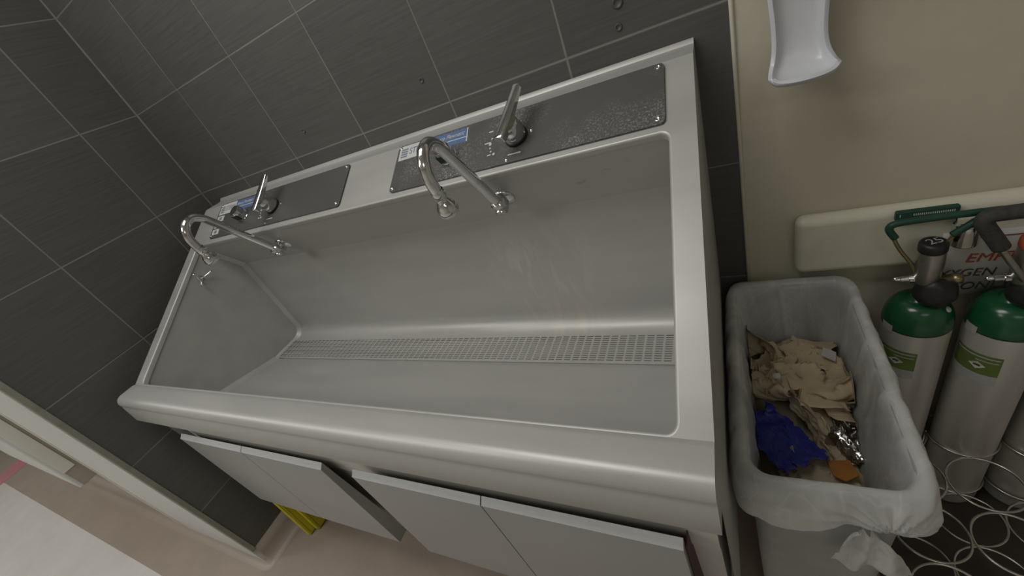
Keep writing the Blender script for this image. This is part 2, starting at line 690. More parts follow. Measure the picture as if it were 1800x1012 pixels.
tube(bm, [(1.8135, -0.001, FLOOR), (1.8135, -0.001, CEIL)], 0.004, 8)
tag(obj('trim_4', bm, RAIL, smooth=True), 'thin caulk line where charcoal tile meets beige wall', 'trim', kind='structure')

bm = bmesh.new()
tube(bm, [(0.001, -0.001, FLOOR), (0.001, -0.001, CEIL)], 0.0042, 8)
tag(obj('trim_7', bm, mat('grey_grout', (0.15, 0.147, 0.135), 0.6, nscale=30, namt=0.15), smooth=True), 'grey grout line in the corner of the tiled walls', 'trim', kind='structure')

# coved base
prof = [(0.0, 0.052), (0.005, 0.050), (0.007, 0.010), (0.012, -0.018), (0.022, -0.037), (0.034, -0.046), (0.046, -0.0495)]
path = [((4.2, 0, 0), (0, -1)), ((0.0, 0, 0), (1, -1))]
for k in range(1, 2):
    pass
path.append(((0.0, -0.787, 0), (1, 0)))
for k in range(1, 7):
    a = -pi / 2 * k / 6
    path.append(((0.0, -0.787, 0), (cos(a), sin(a))))
path.append(((-6.0, -0.787, 0), (0, -1)))
bm = bmesh.new()
rows = []
for ip, (p, n) in enumerate(path):
    sc_ = 1.0 if ip < 3 else max(0.42, 1.0 - 0.58 * (ip - 2) / 3)
    rows.append([bm.verts.new((p[0] + n[0] * o_, p[1] + n[1] * o_, FLOOR + (h - FLOOR) * sc_)) for o_, h in prof])
for a, b in zip(rows, rows[1:]):
    for i in range(len(prof) - 1):
        bm.faces.new([a[i], a[i + 1], b[i + 1], b[i]])
bmesh.ops.recalc_face_normals(bm, faces=bm.faces[:])
tag(obj('baseboard_left', bm, FLOORM, smooth=True), 'coved tan vinyl base wrapping the foot of the left wall', 'baseboard', kind='structure')

# filled screw holes in the tiles
for i, (x, z, r) in enumerate(((1.630, 1.309, 0.010), (1.624, 1.270, 0.007), (1.155, 1.3155, 0.006), (0.694, 1.312, 0.006))):
    bm = bmesh.new()
    lathe(bm, (x, 0.002, z), (0, -1, 0), [(r, 0), (r, 0.0035), (r * 0.8, 0.0045), (r * 0.62, 0.0035), (r * 0.5, 0.0022)], 18)
    obj('screw_plug', bm, TILE_B, wb, smooth=True)

# bumper rail on the beige wall
bm = bmesh.new()
box(bm, 1.906, 4.19, -0.040, 0.0, 0.664, 0.806)
tag(obj('wall_bumper_rail', bm, RAIL, bevel=0.018, seg=5), 'ivory bumper rail along the beige wall behind the oxygen cylinders', 'wall rail')

# ------------------------------------------------------------------ scrub sink
X0, X1 = 0.09, 1.75
IX0, IX1 = 0.130, 1.711
sink = thing('scrub_sink', 'long brushed stainless two-station scrub sink against the charcoal tiled wall', 'sink', (0.92, 0.0, FLOOR))
NS = Vector((0, -0.517, 0.856)).normalized()     # normal of the sloped deck
DS = Vector((0, -0.856, -0.517)).normalized()    # down the slope


def zs(y):
    return 1.2465 + 0.604 * y


def PS(x, y, h=0.0):
    return Vector((x, y, zs(y))) + NS * h


def arc(cx, cy, r, a0, a1, n):
    return [(cx + r * cos(a0 + (a1 - a0) * i / n), cy + r * sin(a0 + (a1 - a0) * i / n)) for i in range(n + 1)]


# --- deck with the basin opening (in slope coordinates x, y)
bm = bmesh.new()
YT, YB, YL = -0.078, -0.207, -0.622


def quad(bm, *p):
    return bm.faces.new([bm.verts.new(q) for q in p])


# flat ledge against the wall, with an up-turned bead
led = [(0.0, 1.208), (-0.004, 1.2105), (-0.008, 1.208), (-0.012, 1.2025), (-0.020, 1.2005), (-0.070, 1.1995), (-0.078, zs(-0.078))]


def strip(bm, prof_, xa, xb, up):
    """sheet along x through a (y, z) profile, faces turned towards up"""
    va = [(bm.verts.new((xa, p[0], p[1])), bm.verts.new((xb, p[0], p[1]))) for p in prof_]
    for a, b in zip(va, va[1:]):
        f = bm.faces.new([a[0], a[1], b[1], b[0]])
        f.normal_update()
        if f.normal.dot(Vector(up)) < 0:
            f.normal_flip()


def flat_quad(bm, *p):
    f = bm.faces.new([bm.verts.new(q) for q in p])
    f.normal_update()
    if f.normal.dot(NS) < 0:
        f.normal_flip()


# deck strips round the opening, with filled round corners
flat_quad(bm, PS(X0, YT), PS(X1, YT), PS(X1, YB), PS(X0, YB))
flat_quad(bm, PS(X0, YB), PS(IX0, YB), PS(IX0, YL), PS(X0, YL))
flat_quad(bm, PS(IX1, YB), PS(X1, YB), PS(X1, YL), PS(IX1, YL))
rc = 0.018
corners = [((IX1, YB), arc(IX1 - rc, YB - rc, rc, 0, pi / 2, 6)), ((IX0, YB), arc(IX0 + rc, YB - rc, rc, pi / 2, pi, 6)),
           ((IX0, YL), arc(IX0 + rc, YL + rc, rc, pi, 1.5 * pi, 6)), ((IX1, YL), arc(IX1 - rc, YL + rc, rc, 1.5 * pi, 2 * pi, 6))]
outline = []
for c, ar in corners:
    for p, q in zip(ar, ar[1:]):
        flat_quad(bm, PS(*c), PS(*p), PS(*q))
    outline += ar
# front lip, bullnose and apron profile
lip = [(-0.622, zs(-0.622)), (-0.626, 0.8725), (-0.632, 0.8735), (-0.666, 0.8735)]
cyb, czb, rb = -0.666, 0.8515, 0.022
for k in range(1, 13):
    a = pi / 2 - (pi / 2 + 0.25) * k / 12
    lip.append((cyb - rb * cos(a), czb + rb * sin(a)))
lip += [(-0.6865, 0.842), (-0.6880, 0.838), (-0.6915, 0.782), (-0.690, 0.779), (-0.660, 0.779)]
# end panels
side = led + [(p[0], p[1]) for p in lip] + [(-0.640, 0.300), (0.0, 0.300)]
for xx, sg in ((X0, -1), (X1, 1)):
    f = bm.faces.new([bm.verts.new((xx, p[0], p[1])) for p in side])
    f.normal_update()
    if f.normal.x * sg < 0:
        f.normal_flip()
bmesh.ops.triangulate(bm, faces=[f for f in bm.faces if len(f.verts) > 6])
deck = obj('deck', bm, STEEL, sink)
bm = bmesh.new()
strip(bm, led, X0, X1, (0, -0.3, 1))
bk = obj('back_ledge', bm, STEEL, sink, smooth=True)
bk.modifiers.new('split', 'EDGE_SPLIT').split_angle = math.radians(25)
bm = bmesh.new()
strip(bm, lip, X0, X1, (0, -1, 0.6))
fa = obj('front_apron', bm, STEEL, sink, smooth=True)
fa.modifiers.new('split', 'EDGE_SPLIT').split_angle = math.radians(35)
# rolled inner edge of the opening
bm = bmesh.new()
n_ = len(outline)
rings = []
for k in range(6):
    ring = []
    for i, p in enumerate(outline):
        a = Vector(outline[i - 1])
        b = Vector(outline[(i + 1) % n_])
        t = (b - a).normalized()
        inn = Vector((-t.y, t.x))
        rr_ = 0.0045
        an = min(k, 4) * pi / 8
        o_ = rr_ * sin(an)
        dwn = rr_ * (1 - cos(an)) + (0.010 if k == 5 else 0)
        P3 = PS(p[0] + inn.x * o_, p[1] + inn.y * o_ * 0.856) - NS * dwn
        ring.append(bm.verts.new(P3))
    rings.append(ring)
for a, b in zip(rings, rings[1:]):
    for i in range(n_):
        bm.faces.new([a[i], a[(i + 1) % n_], b[(i + 1) % n_], b[i]])
bmesh.ops.recalc_face_normals(bm, faces=bm.faces[:])
bm.faces.ensure_lookup_table()
if bm.faces[0].normal.dot(NS) < 0:
    for f in bm.faces:
        f.normal_flip()
obj('rolled_edge', bm, STEEL, sink, smooth=True)

# --- basin: profile in (y, z), welded cove to the end walls
bp_ = [(-0.205, 1.112), (-0.120, 0.981)]
bp_ += [(-0.118, 0.80), (-0.1165, 0.665)]
for k in range(1, 9):
    a = pi * k / 16
    bp_.append((-0.1165 - 0.048 * (1 - cos(a)) * 1.0, 0.660 - 0.048 * sin(a)))
bp_ += [(-0.1690, 0.6115), (-0.1700, 0.6100), (-0.1740, 0.560), (-0.2660, 0.556), (-0.2700, 0.6100), (-0.2710, 0.6115), (-0.275, 0.6115), (-0.279, 0.6125), (-0.290, 0.6165), (-0.495, 0.668), (-0.600, 0.696)]
for k in range(1, 5):
    a = pi / 2 * k / 4
    bp_.append((-0.600 - 0.018 * sin(a), 0.714 - 0.018 * cos(a)))
bp_ += [(-0.6185, 0.862)]
bm = bmesh.new()
xs = [IX0 + 0.012, IX1 - 0.001]
nb = len(bp_)
c_in = Vector((-0.36, 0.88))
loops = []
seq = [(IX0 + 0.013, 0.0), (IX0 + 0.0005, 0.0125)]


bp_seam = [p for p in bp_ if p[1] > 0.6113]       # without the drain trough


def off_row(x_, off, P_=bp_seam):
    row = []
    for i, p in enumerate(P_):
        a = Vector(P_[max(i - 1, 0)])
        b = Vector(P_[min(i + 1, len(P_) - 1)])
        t = (b - a).normalized()
        nn = Vector((t.y, -t.x))
        if nn.dot(c_in - Vector(p)) < 0:
            nn = -nn
        q = Vector(p) + nn * off
        row.append((x_, q.x, q.y))
    return row


CI = Vector((0.92, -0.36, 0.88))


def face_in(bm, pts_):
    f = bm.faces.new(pts_)
    f.normal_update()
    if f.normal.dot(CI - f.calc_center_median()) < 0:
        f.normal_flip()
    return f


# welded seam along the left end wall
a_ = [bm.verts.new(p) for p in off_row(*seq[0])]
b_ = [bm.verts.new(p) for p in off_row(*seq[1])]
for i in range(len(bp_seam) - 1):
    face_in(bm, [a_[i], a_[i + 1], b_[i + 1], b_[i]])
obj('weld_seam', bm, STEEL, sink)
# long folded sheet
bm = bmesh.new()
prev = [bm.verts.new((IX0 + 0.013, p[0], p[1])) for p in bp_]
NX = 4
for k in range(1, NX + 1):
    x_ = IX0 + 0.013 + (IX1 - IX0 - 0.014) * k / NX
    row = [bm.verts.new((x_, p[0], p[1])) for p in bp_]
    for i in range(nb - 1):
        face_in(bm, [prev[i], prev[i + 1], row[i + 1], row[i]])
    prev = row
basin = obj('basin', bm, STEEL, sink, smooth=True)
basin.modifiers.new('split', 'EDGE_SPLIT').split_angle = math.radians(24)
# end walls
for pts_ in (off_row(*seq[1]), [(IX1 - 0.001, p[0], p[1]) for p in bp_]):
    bm = bmesh.new()
    f = face_in(bm, [bm.verts.new(p) for p in pts_])
    bmesh.ops.triangulate(bm, faces=bm.faces[:])
    obj('end_wall', bm, STEEL, sink)

# --- perforated drain grate (slots left open in the mesh)
bm = bmesh.new()
gx0, gx1, gy0, gy1, gz = 0.1425, 1.700, -0.272, -0.168, 0.6165
PX, PY = 0.0225, 0.00755
nx, ny = 67, 12
ox = 1.6465 - PX * nx
oy = -0.2655


def build_cuts(lo, hi, start, pitch, n, gap):
    c = [lo]
    for i in range(n):
        s = start + i * pitch
        c += [s + gap / 2, s + pitch - gap / 2]
    c.append(hi)
    return c


cxs = build_cuts(gx0, gx1, ox, PX, nx, 0.0055)
cys = build_cuts(gy0, gy1, oy, PY, ny, 0.0043)
grid = [[bm.verts.new((x, y, gz)) for y in cys] for x in cxs]
for i in range(len(cxs) - 1):
    for j in range(len(cys) - 1):
        if i % 2 == 1 and j % 2 == 1:
            continue
        bm.faces.new([grid[i][j], grid[i + 1][j], grid[i + 1][j + 1], grid[i][j + 1]])
gr = obj('drain_grate', bm, STEEL, sink)
so = gr.modifiers.new('thick', 'SOLIDIFY')
so.thickness = 0.0015
so.offset = -1
gr['label'] = 'perforated steel drain grate with rows of slots'

# --- body below the basin
bm = bmesh.new()
prism(bm, [(X0 + 0.03, -0.01, 0.76), (X0 + 0.03, -0.652, 0.76), (X0 + 0.03, -0.652, 0.66), (X0 + 0.03, -0.612, 0.28), (X0 + 0.03, -0.01, 0.28)], (X1 - X0 - 0.045, 0, 0))
# keep the basin volume free: only the lower housing is closed
bm.free()
bm = bmesh.new()
prism(bm, [(X0 + 0.03, -0.01, 0.595), (X0 + 0.03, -0.630, 0.595), (X0 + 0.03, -0.606, 0.285), (X0 + 0.03, -0.01, 0.285)], (X1 - X0 - 0.045, 0, 0))
prism(bm, [(X0 + 0.03, -0.625, 0.7785), (X0 + 0.03, -0.645, 0.7785), (X0 + 0.03, -0.634, 0.595), (X0 + 0.03, -0.614, 0.595)], (X1 - X0 - 0.045, 0, 0))
obj('cabinet_body', bm, STEEL_D, sink)

# --- knee panels
for k, (a, b) in enumerate(((0.134, 0.4965), (0.4995, 0.858), (0.970, 1.3285), (1.3315, 1.690))):
    bm = bmesh.new()
    prism(bm, [(a, -0.670, 0.655), (a, -0.670, 0.262), (a, -0.634, 0.262), (a, -0.650, 0.55), (a, -0.657, 0.667)], (b - a, 0, 0))
    kp = obj('knee_panel', bm, DOORM, sink)
    bm = bmesh.new()
    prism(bm, [(a, -0.6706, 0.6556), (a, -0.6576, 0.6676), (a, -0.6568, 0.6668), (a, -0.6698, 0.6548)], (b - a, 0, 0))
    obj('edge_strip', bm, EDGEM, kp)
bm = bmesh.new()
box(bm, 1.6915, 1.6935, -0.660, -0.60, 0.275, 0.648)
obj('edge_gasket', bm, mat('dark_red_rubber', (0.06, 0.012, 0.012), 0.5, nscale=30, namt=0.2), sink)['label'] = 'dark red gasket beside the knee panel'


# --- control panels
def rrect(u0, u1, v0, v1, r, n=5):
    o = []
    o += arc(u1 - r, v1 - r, r, 0, pi / 2, n)
    o += arc(u0 + r, v1 - r, r, pi / 2, pi, n)
    o += arc(u0 + r, v0 + r, r, pi, 1.5 * pi, n)
    o += arc(u1 - r, v0 + r, r, 1.5 * pi, 2 * pi, n)
    return o


def deck_matrix(x, y, h):
    """x right, y up the slope, z out of the deck"""
    return basis(PS(x, y, h), (1, 0, 0), -DS)


def control_panel(xa, xb, right):
    pan_bm = bmesh.new()
    prism(pan_bm, [PS(x, y, 0.0006) for x, y in rrect(xa, xb, -0.197, -0.0815, 0.009)], NS * 0.004)
    pan = obj('control_panel', pan_bm, PANEL, sink, bevel=0.001)
    pan['label'] = 'dark control panel with lever and brand label'
    H = 0.0047
    # screws
    for x, y in ((xa + 0.010, -0.0895), (xb - 0.010, -0.0895), (xa + 0.010, -0.189), (xb - 0.012, -0.188)):
        bm = bmesh.new()
        lathe(bm, PS(x, y, H - 0.0005), NS, [(0.0052, 0), (0.005, 0.0016), (0.0034, 0.0022), (0.0020, 0.0012), (0.0017, 0.0006)], 16)
        obj('screw', bm, CHROME, pan, smooth=True)
    # brand stickers
    w0 = xa + 0.004
    bm = bmesh.new()
    prism(bm, [PS(x, y, H) for x, y in ((w0 + 0.004, -0.121), (w0 + 0.105, -0.120), (w0 + 0.100, -0.0845), (w0 + 0.002, -0.0845))], NS * 0.0003)
    st = obj('white_sticker', bm, WHITEP, pan)
    bm = bmesh.new()
    for r_ in range(4):
        prism(bm, [PS(x, y, H + 0.0004) for x, y in ((w0 + 0.010, -0.1145 + r_ * 0.006), (w0 + 0.031, -0.1145 + r_ * 0.006), (w0 + 0.031, -0.1105 + r_ * 0.006), (w0 + 0.010, -0.1105 + r_ * 0.006))], NS * 0.0002)
    obj('sticker_emblem', bm, GREYP, pan)
    bm = bmesh.new()
    text_mesh(bm, 'STERIS', 0.026, deck_matrix(w0 + 0.036, -0.1025, H + 0.0006), sx=0.8)
    obj('sticker_lettering', bm, GREYP, pan)
    bm = bmesh.new()
    prism(bm, [PS(x, y, H) for x, y in ((w0 + 0.107, -0.120), (w0 + 0.213, -0.121), (w0 + 0.211, -0.0875), (w0 + 0.102, -0.0865))], NS * 0.0003)
    obj('blue_sticker', bm, BLUEP, pan)
    bm = bmesh.new()
    prism(bm, [PS(x, y, H + 0.0004) for x, y in ((w0 + 0.107, -0.1095), (w0 + 0.213, -0.1105), (w0 + 0.213, -0.1085), (w0 + 0.107, -0.1075))], NS * 0.0002)
    prism(bm, [PS(x, y, H + 0.0004) for x, y in ((w0 + 0.210, -0.121), (w0 + 0.213, -0.121), (w0 + 0.211, -0.0875), (w0 + 0.208, -0.0875))], NS * 0.0002)
    text_mesh(bm, 'Amsco Flexmatic', 0.0165, deck_matrix(w0 + 0.108, -0.098, H + 0.0006), shear=0.25, sx=0.82)
    obj('blue_sticker_lettering', bm, WHITEP, pan)
    if not right:
        for i in range(3):
            bm = bmesh.new()
            y1 = -0.125 - i * 0.022
            prism(bm, [PS(x, y, H) for x, y in ((xa + 0.010, y1 - 0.018), (xa + 0.052, y1 - 0.018), (xa + 0.050, y1), (xa + 0.008, y1))], NS * 0.0003)
            s_ = obj('pictogram_sticker', bm, WHITEP, pan)
            bm = bmesh.new()
            prism(bm, [PS(x, y, H + 0.0004) for x, y in ((xa + 0.022, y1 - 0.014), (xa + 0.038, y1 - 0.014), (xa + 0.037, y1 - 0.004), (xa + 0.021, y1 - 0.004))], NS * 0.0002)
            obj('pictogram', bm, GREYP, pan)
    # dial marks: dashes and dots round the lever
    xk = xa + 0.347
    for (x, y, l) in ((-0.072, -0.117, 0.011), (-0.079, -0.142, 0.016), (-0.068, -0.170, 0.009), (-0.016, -0.181, 0.030)):
        bm = bmesh.new()
        prism(bm, [PS(xk + x + a, y + b, H) for a, b in ((0, -0.0013), (l, -0.0013), (l, 0.0013), (0, 0.0013))], NS * 0.0004)
        obj('dial_dash', bm, WHITEP, pan)
    for (x, y, r_) in ((-0.061, -0.134, 0.0022), (-0.064, -0.146, 0.0034), (-0.063, -0.155, 0.0022), (-0.060, -0.163, 0.0022), (-0.052, -0.170, 0.0032)):
        bm = bmesh.new()
        lathe(bm, PS(xk + x, y, H), NS, [(r_, 0), (r_, 0.0005)], 12)
        obj('dial_dot', bm, WHITEP, pan)
    for (x, y) in ((-0.047, -0.139), (0.033, -0.141), (-0.018, -0.1915)):
        bm = bmesh.new()
        lathe(bm, PS(xk + x, y, H - 0.0005), NS, [(0.0042, 0), (0.004, 0.0014), (0.0028, 0.0018), (0.0015, 0.0008)], 14)
        obj('screw', bm, CHROME, pan, smooth=True)
    # lever knob + lever
    bm = bmesh.new()
    lathe(bm, PS(xk, -0.146, H - 0.001), NS, [(0.0235, 0), (0.0255, 0.001), (0.0255, 0.007), (0.0245, 0.008)], 30)
    obj('knob_gasket', bm, BLACK, pan, smooth=True)
    bm = bmesh.new()
    lathe(bm, PS(xk, -0.146, H + 0.006), NS, [(0.0240, 0), (0.0243, 0.012), (0.0235, 0.032), (0.0215, 0.036), (0.0, 0.037)], 30, cap=False)
    kn = obj('lever_knob', bm, CHROME, sink, smooth=True)
    es_ = kn.modifiers.new('split', 'EDGE_SPLIT')
    es_.split_angle = math.radians(40)
    bm = bmesh.new()
    c = PS(xk, -0.146, H + 0.046)
    up = (-DS * 0.95 + NS * 0.08 + Vector((0.27 if right else 0.10, 0, 0))).normalized()
    sd = up.cross(NS).normalized()
    nn = sd.cross(up)
    if nn.dot(NS) < 0:
        nn = -nn
    prof_ = [(-0.040, 0.0095, 0.008), (-0.034, 0.0115, 0.009), (0.0, 0.0115, 0.009), (0.045, 0.0100, 0.007), (0.076, 0.0092, 0.005), (0.080, 0.008, 0.004)]
    rows = []
    for t, hw, th in prof_:
        cc = c + up * t + nn * (0.004 * (t / 0.08) ** 2)
        rows.append([bm.verts.new(cc + sd * a * hw + nn * b * th) for a, b in ((-1, -1), (1, -1), (1, 0.6), (0.5, 1), (-0.5, 1), (-1, 0.6))])
    for a, b in zip(rows, rows[1:]):
        for i in range(6):
            bm.faces.new([a[i], a[(i + 1) % 6], b[(i + 1) % 6], b[i]])
    bm.faces.new(rows[0][::-1])
    bm.faces.new(rows[-1])
    bmesh.ops.recalc_face_normals(bm, faces=bm.faces[:])
    # short skirt under the lever's thumb end
    obj('control_lever', bm, CHROME, sink, bevel=0.0012)
    # sensor knob
    xsn = xa + (0.172 if right else 0.188)
    bm = bmesh.new()
    lathe(bm, PS(xsn, -0.148, H - 0.001), NS, [(0.0225, 0), (0.0225, 0.004), (0.0205, 0.005), (0.0205, 0.030), (0.0180, 0.036), (0.0, 0.037)], 26, cap=False)
    sn = obj('sensor_knob', bm, CHROME, sink, smooth=True)
    es_ = sn.modifiers.new('split', 'EDGE_SPLIT')
    es_.split_angle = math.radians(35)
    bm = bmesh.new()
    p = PS(xsn, -0.148, H)
    q = [p + NS * h + DS * 0.0206 + Vector((a, 0, 0)) for a, h in ((-0.0125, 0.007), (0.0125, 0.007), (0.0125, 0.029), (-0.0125, 0.029))]
    prism(bm, q, -DS * 0.008)
    obj('sensor_window', bm, GLASSK, sn, bevel=0.001)


control_panel(0.215, 0.882, False)
control_panel(1.066, 1.703, True)


# --- goose-neck spouts
def spout(x):
    # flange on the upper back panel
    nb_ = Vector((0, -0.839, -0.545)).normalized()
    if nb_.y > 0:
        nb_ = -nb_
    fl = Vector((x, -0.1600, 1.045))
    bm = bmesh.new()
    pts = smooth_path([(x, -0.197, 1.052), (x, -0.226, 1.098), (x, -0.272, 1.170), (x, -0.298, 1.210), (x, -0.313, 1.229), (x, -0.332, 1.2395),
                       (x, -0.352, 1.235), (x, -0.366, 1.2205), (x, -0.3735, 1.200), (x, -0.3735, 1.180), (x, -0.370, 1.160)], 6)
    tube(bm, pts, 0.0112, 22)
    sp_ = obj('goose_neck_spout', bm, CHROME, sink, smooth=True)
    bm = bmesh.new()
    lathe(bm, fl, nb_, [(0.0255, -0.004), (0.0265, 0.002), (0.024, 0.006), (0.014, 0.0095), (0.010, 0.011)], 30)
    obj('wall_flange', bm, CHROME, sp_, smooth=True)
    bm = bmesh.new()
    tube(bm, smooth_path([fl + nb_ * 0.006, fl + nb_ * 0.022, (x, -0.190, 1.030), (x, -0.196, 1.020)], 4), [0.0125] * 4 + [0.0145] * 4 + [0.0150] * 4 + [0.010], 18)
    lathe(bm, (x, -0.185, 1.031), Vector((0, -0.535, 0.845)), [(0.0145, 0.0), (0.0145, 0.016), (0.0170, 0.017), (0.0170, 0.027), (0.0135, 0.030)], 8)
    obj('elbow_fitting', bm, CHROME, sp_, smooth=False, bevel=0.001)
    d = Vector((0, 0.14, -0.99)).normalized()
    bm = bmesh.new()
    lathe(bm, Vector((x, -0.3705, 1.169)), d, [(0.0122, 0), (0.0132, 0.003), (0.0132, 0.013), (0.0118, 0.015), (0.0118, 0.021), (0.0145, 0.025), (0.0182, 0.031),
                                             (0.0205, 0.040), (0.0203, 0.046), (0.0178, 0.052), (0.0155, 0.053), (0.0, 0.050)], 28, cap=False)
    obj('spray_nozzle', bm, CHROME, sp_, smooth=True)


spout(0.503)
spout(1.338)

# --- three-pronged hook on the left end wall of the basin
bm = bmesh.new()
c = Vector((IX0, -0.275, 1.026))
lathe(bm, c - Vector((0.001, 0, 0)), (1, 0, 0), [(0.011, 0), (0.011, 0.003), (0.006, 0.006)], 16)
for e in ((0.022, -0.014, 0.026), (0.022, 0.034, 0.004), (0.020, -0.016, -0.014)):
    p2 = c + Vector(e)
    tube(bm, smooth_path([c + Vector((0.003, 0, 0)), c + Vector((0.014, e[1] * 0.45, e[2] * 0.3)), p2], 5), 0.0028, 8)
    bmesh.ops.create_icosphere(bm, subdivisions=2, radius=0.0055, matrix=Matrix.Translation(p2))
hk = obj('three_prong_hook', bm, CHROME, sink, smooth=True)

# ------------------------------------------------------------------ dispenser drip guard on the beige wall
disp = thing('soap_dispenser', 'white plastic hand soap dispenser tray high on the beige wall', 'soap dispenser', (1.906, 0.0, 1.10))
pathp = [(-0.024, 1.36, 0.047), (-0.024, 1.30, 0.045), (-0.024, 1.245, 0.0405), (-0.0245, 1.20, 0.0365), (-0.026, 1.165, 0.0355), (-0.030, 1.140, 0.0375),
         (-0.040, 1.121, 0.0410), (-0.056, 1.110, 0.0440), (-0.074, 1.1055, 0.0460), (-0.090, 1.1065, 0.0465), (-0.099, 1.110, 0.0455), (-0.1035, 1.1145, 0.0440)]
pth = smooth_path([(p[2], p[0], p[1]) for p in pathp], 5)
bm = bmesh.new()
rows = []
S_ = [-1 + 2 * i / 28 for i in range(29)]
for i, p in enumerate(pth):
    a, b = pth[max(i - 1, 0)], pth[min(i + 1, len(pth) - 1)]
    t = Vector((b.y - a.y, b.z - a.z)).normalized()
    nn = Vector((t.y, -t.x))           # towards the viewer / up
    if nn.x > 0 and nn.y < 0:
        nn = -nn
    frac = i / (len(pth) - 1)
    row = []
    for s in S_:
        e = 0.017 * (0.25 * s ** 2 + 0.75 * abs(s) ** 9) * (1 - 0.35 * max(0, frac - 0.75) / 0.25)
        xx = 1.9055 + p.x * (s if abs(s) < 0.97 else s) + 0.004 * frac
        curve = 0.010 * s * s * max(0, (frac - 0.6) / 0.4)     # rounded plan of the lip
        row.append(bm.verts.new((xx, p.y + nn.x * e + curve, p.z + nn.y * e)))
    rows.append(row)
for a, b in zip(rows, rows[1:]):
    for i in range(len(S_) - 1):
        bm.faces.new([a[i], a[i + 1], b[i + 1], b[i]])
bmesh.ops.recalc_face_normals(bm, faces=bm.faces[:])
tr = obj('drip_tray', bm, DISP, disp, smooth=True)
so = tr.modifiers.new('thick', 'SOLIDIFY')
so.thickness = 0.0068
so.offset = 0
bv = tr.modifiers.new('bev', 'BEVEL')
bv.width = 0.0030
bv.segments = 3
bv.limit_method = 'ANGLE'
bm = bmesh.new()
box(bm, 1.880, 1.931, -0.0235, 0.0, 1.150, 1.40)
obj('mounting_plate', bm, DISP, disp, bevel=0.004)
bm = bmesh.new()
tube(bm, [(1.9055 + 0.020 * cos(a * pi / 14), -0.0262, 1.235 + 0.026 * sin(a * pi / 14)) for a in range(14, 29)], 0.0014, 6)
obj('embossed_mark', bm, DISP, disp, smooth=True)
bm = bmesh.new()
box(bm, 1.862, 1.950, -0.105, -0.020, 1.335, 1.44)
obj('dispenser_housing', bm, DISP, disp, bevel=0.012, seg=4)
bm = bmesh.new()
lathe(bm, (1.905, -0.066, 1.336), (0, 0, -1), [(0.008, 0), (0.007, 0.012), (0.004, 0.018)], 16)
obj('nozzle', bm, BLACK, disp, smooth=True)

# ------------------------------------------------------------------ rubbish bin and liner
BX0, BX1, BY0, BY1, BZ = 1.767, 2.008, -0.543, -0.034, 0.648


def rring(x0, x1, y0, y1, r, n=6, mid=1):
    """rounded rectangle, counter-clockwise, with extra points on the sides"""
    c = [(x1 - r, y1 - r, 0), (x0 + r, y1 - r, pi / 2), (x0 + r, y0 + r, pi), (x1 - r, y0 + r, 1.5 * pi)]
    out = []
    for k, (cx_, cy_, a0) in enumerate(c):
        ar = arc(cx_, cy_, r, a0, a0 + pi / 2, n)
        out += ar
        nx_ = c[(k + 1) % 4]
        e = ar[-1]
        f = (nx_[0] + r * cos(nx_[2]), nx_[1] + r * sin(nx_[2]))
        for m_ in range(1, mid + 1):
            t = m_ / (mid + 1)
            out.append((e[0] + (f[0] - e[0]) * t, e[1] + (f[1] - e[1]) * t))
    return out


def loft(bm, rings, close_last=False, close_first=False):
    V = [[bm.verts.new(p) for p in r] for r in rings]
    n = len(V[0])
    for a, b in zip(V, V[1:]):
        for i in range(n):
            bm.faces.new([a[i], a[(i + 1) % n], b[(i + 1) % n], b[i]])
    if close_last:
        bm.faces.new(V[-1])
    if close_first:
        bm.faces.new(V[0][::-1])
    bmesh.ops.recalc_face_normals(bm, faces=bm.faces[:])


def bin_ring(z, off, r=0.032, mid=1):
    k = (BZ - z) / 0.7
    tx, ty = 0.016 * k, 0.045 * k
    return [(x, y, z) for x, y in rring(BX0 + tx + off, BX1 - tx - off, BY0 + ty + off, BY1 - ty - off, r, 6, mid)]


bin_ = thing('rubbish_bin', 'tall narrow grey plastic rubbish bin beside the sink', 'bin', (1.8825, -0.303, FLOOR))
bm = bmesh.new()
loft(bm, [bin_ring(FLOOR, 0.012), bin_ring(0.595, 0.012), bin_ring(0.602, 0.012), bin_ring(BZ - 0.002, 0.012), bin_ring(BZ - 0.002, 0.0155), bin_ring(FLOOR + 0.006, 0.0155)],
     close_last=True, close_first=True)
obj('bin_body', bm, BINM, bin_, smooth=True).modifiers.new('s', 'EDGE_SPLIT').split_angle = 0.6
bm = bmesh.new()
loft(bm, [bin_ring(0.556, 0.0135), bin_ring(0.551, 0.006), bin_ring(0.553, 0.002), bin_ring(0.562, 0.0), bin_ring(0.640, 0.0), bin_ring(BZ - 0.002, 0.003), bin_ring(BZ, 0.009), bin_ring(BZ - 0.002, 0.0155), bin_ring(0.630, 0.0158)])
obj('bin_rim', bm, BINM, bin_, smooth=True)
bm = bmesh.new()
for px in (1.808, 1.957):
    box(bm, px - 0.0035, px + 0.0035, BY0 + 0.004, BY0 + 0.02, 0.2, 0.594)
bm.free()

# liner: inside, over the rim, and folded down outside
kx, ky, kz = 1.955, BY0 - 0.012, 0.592       # gathered knot on the front


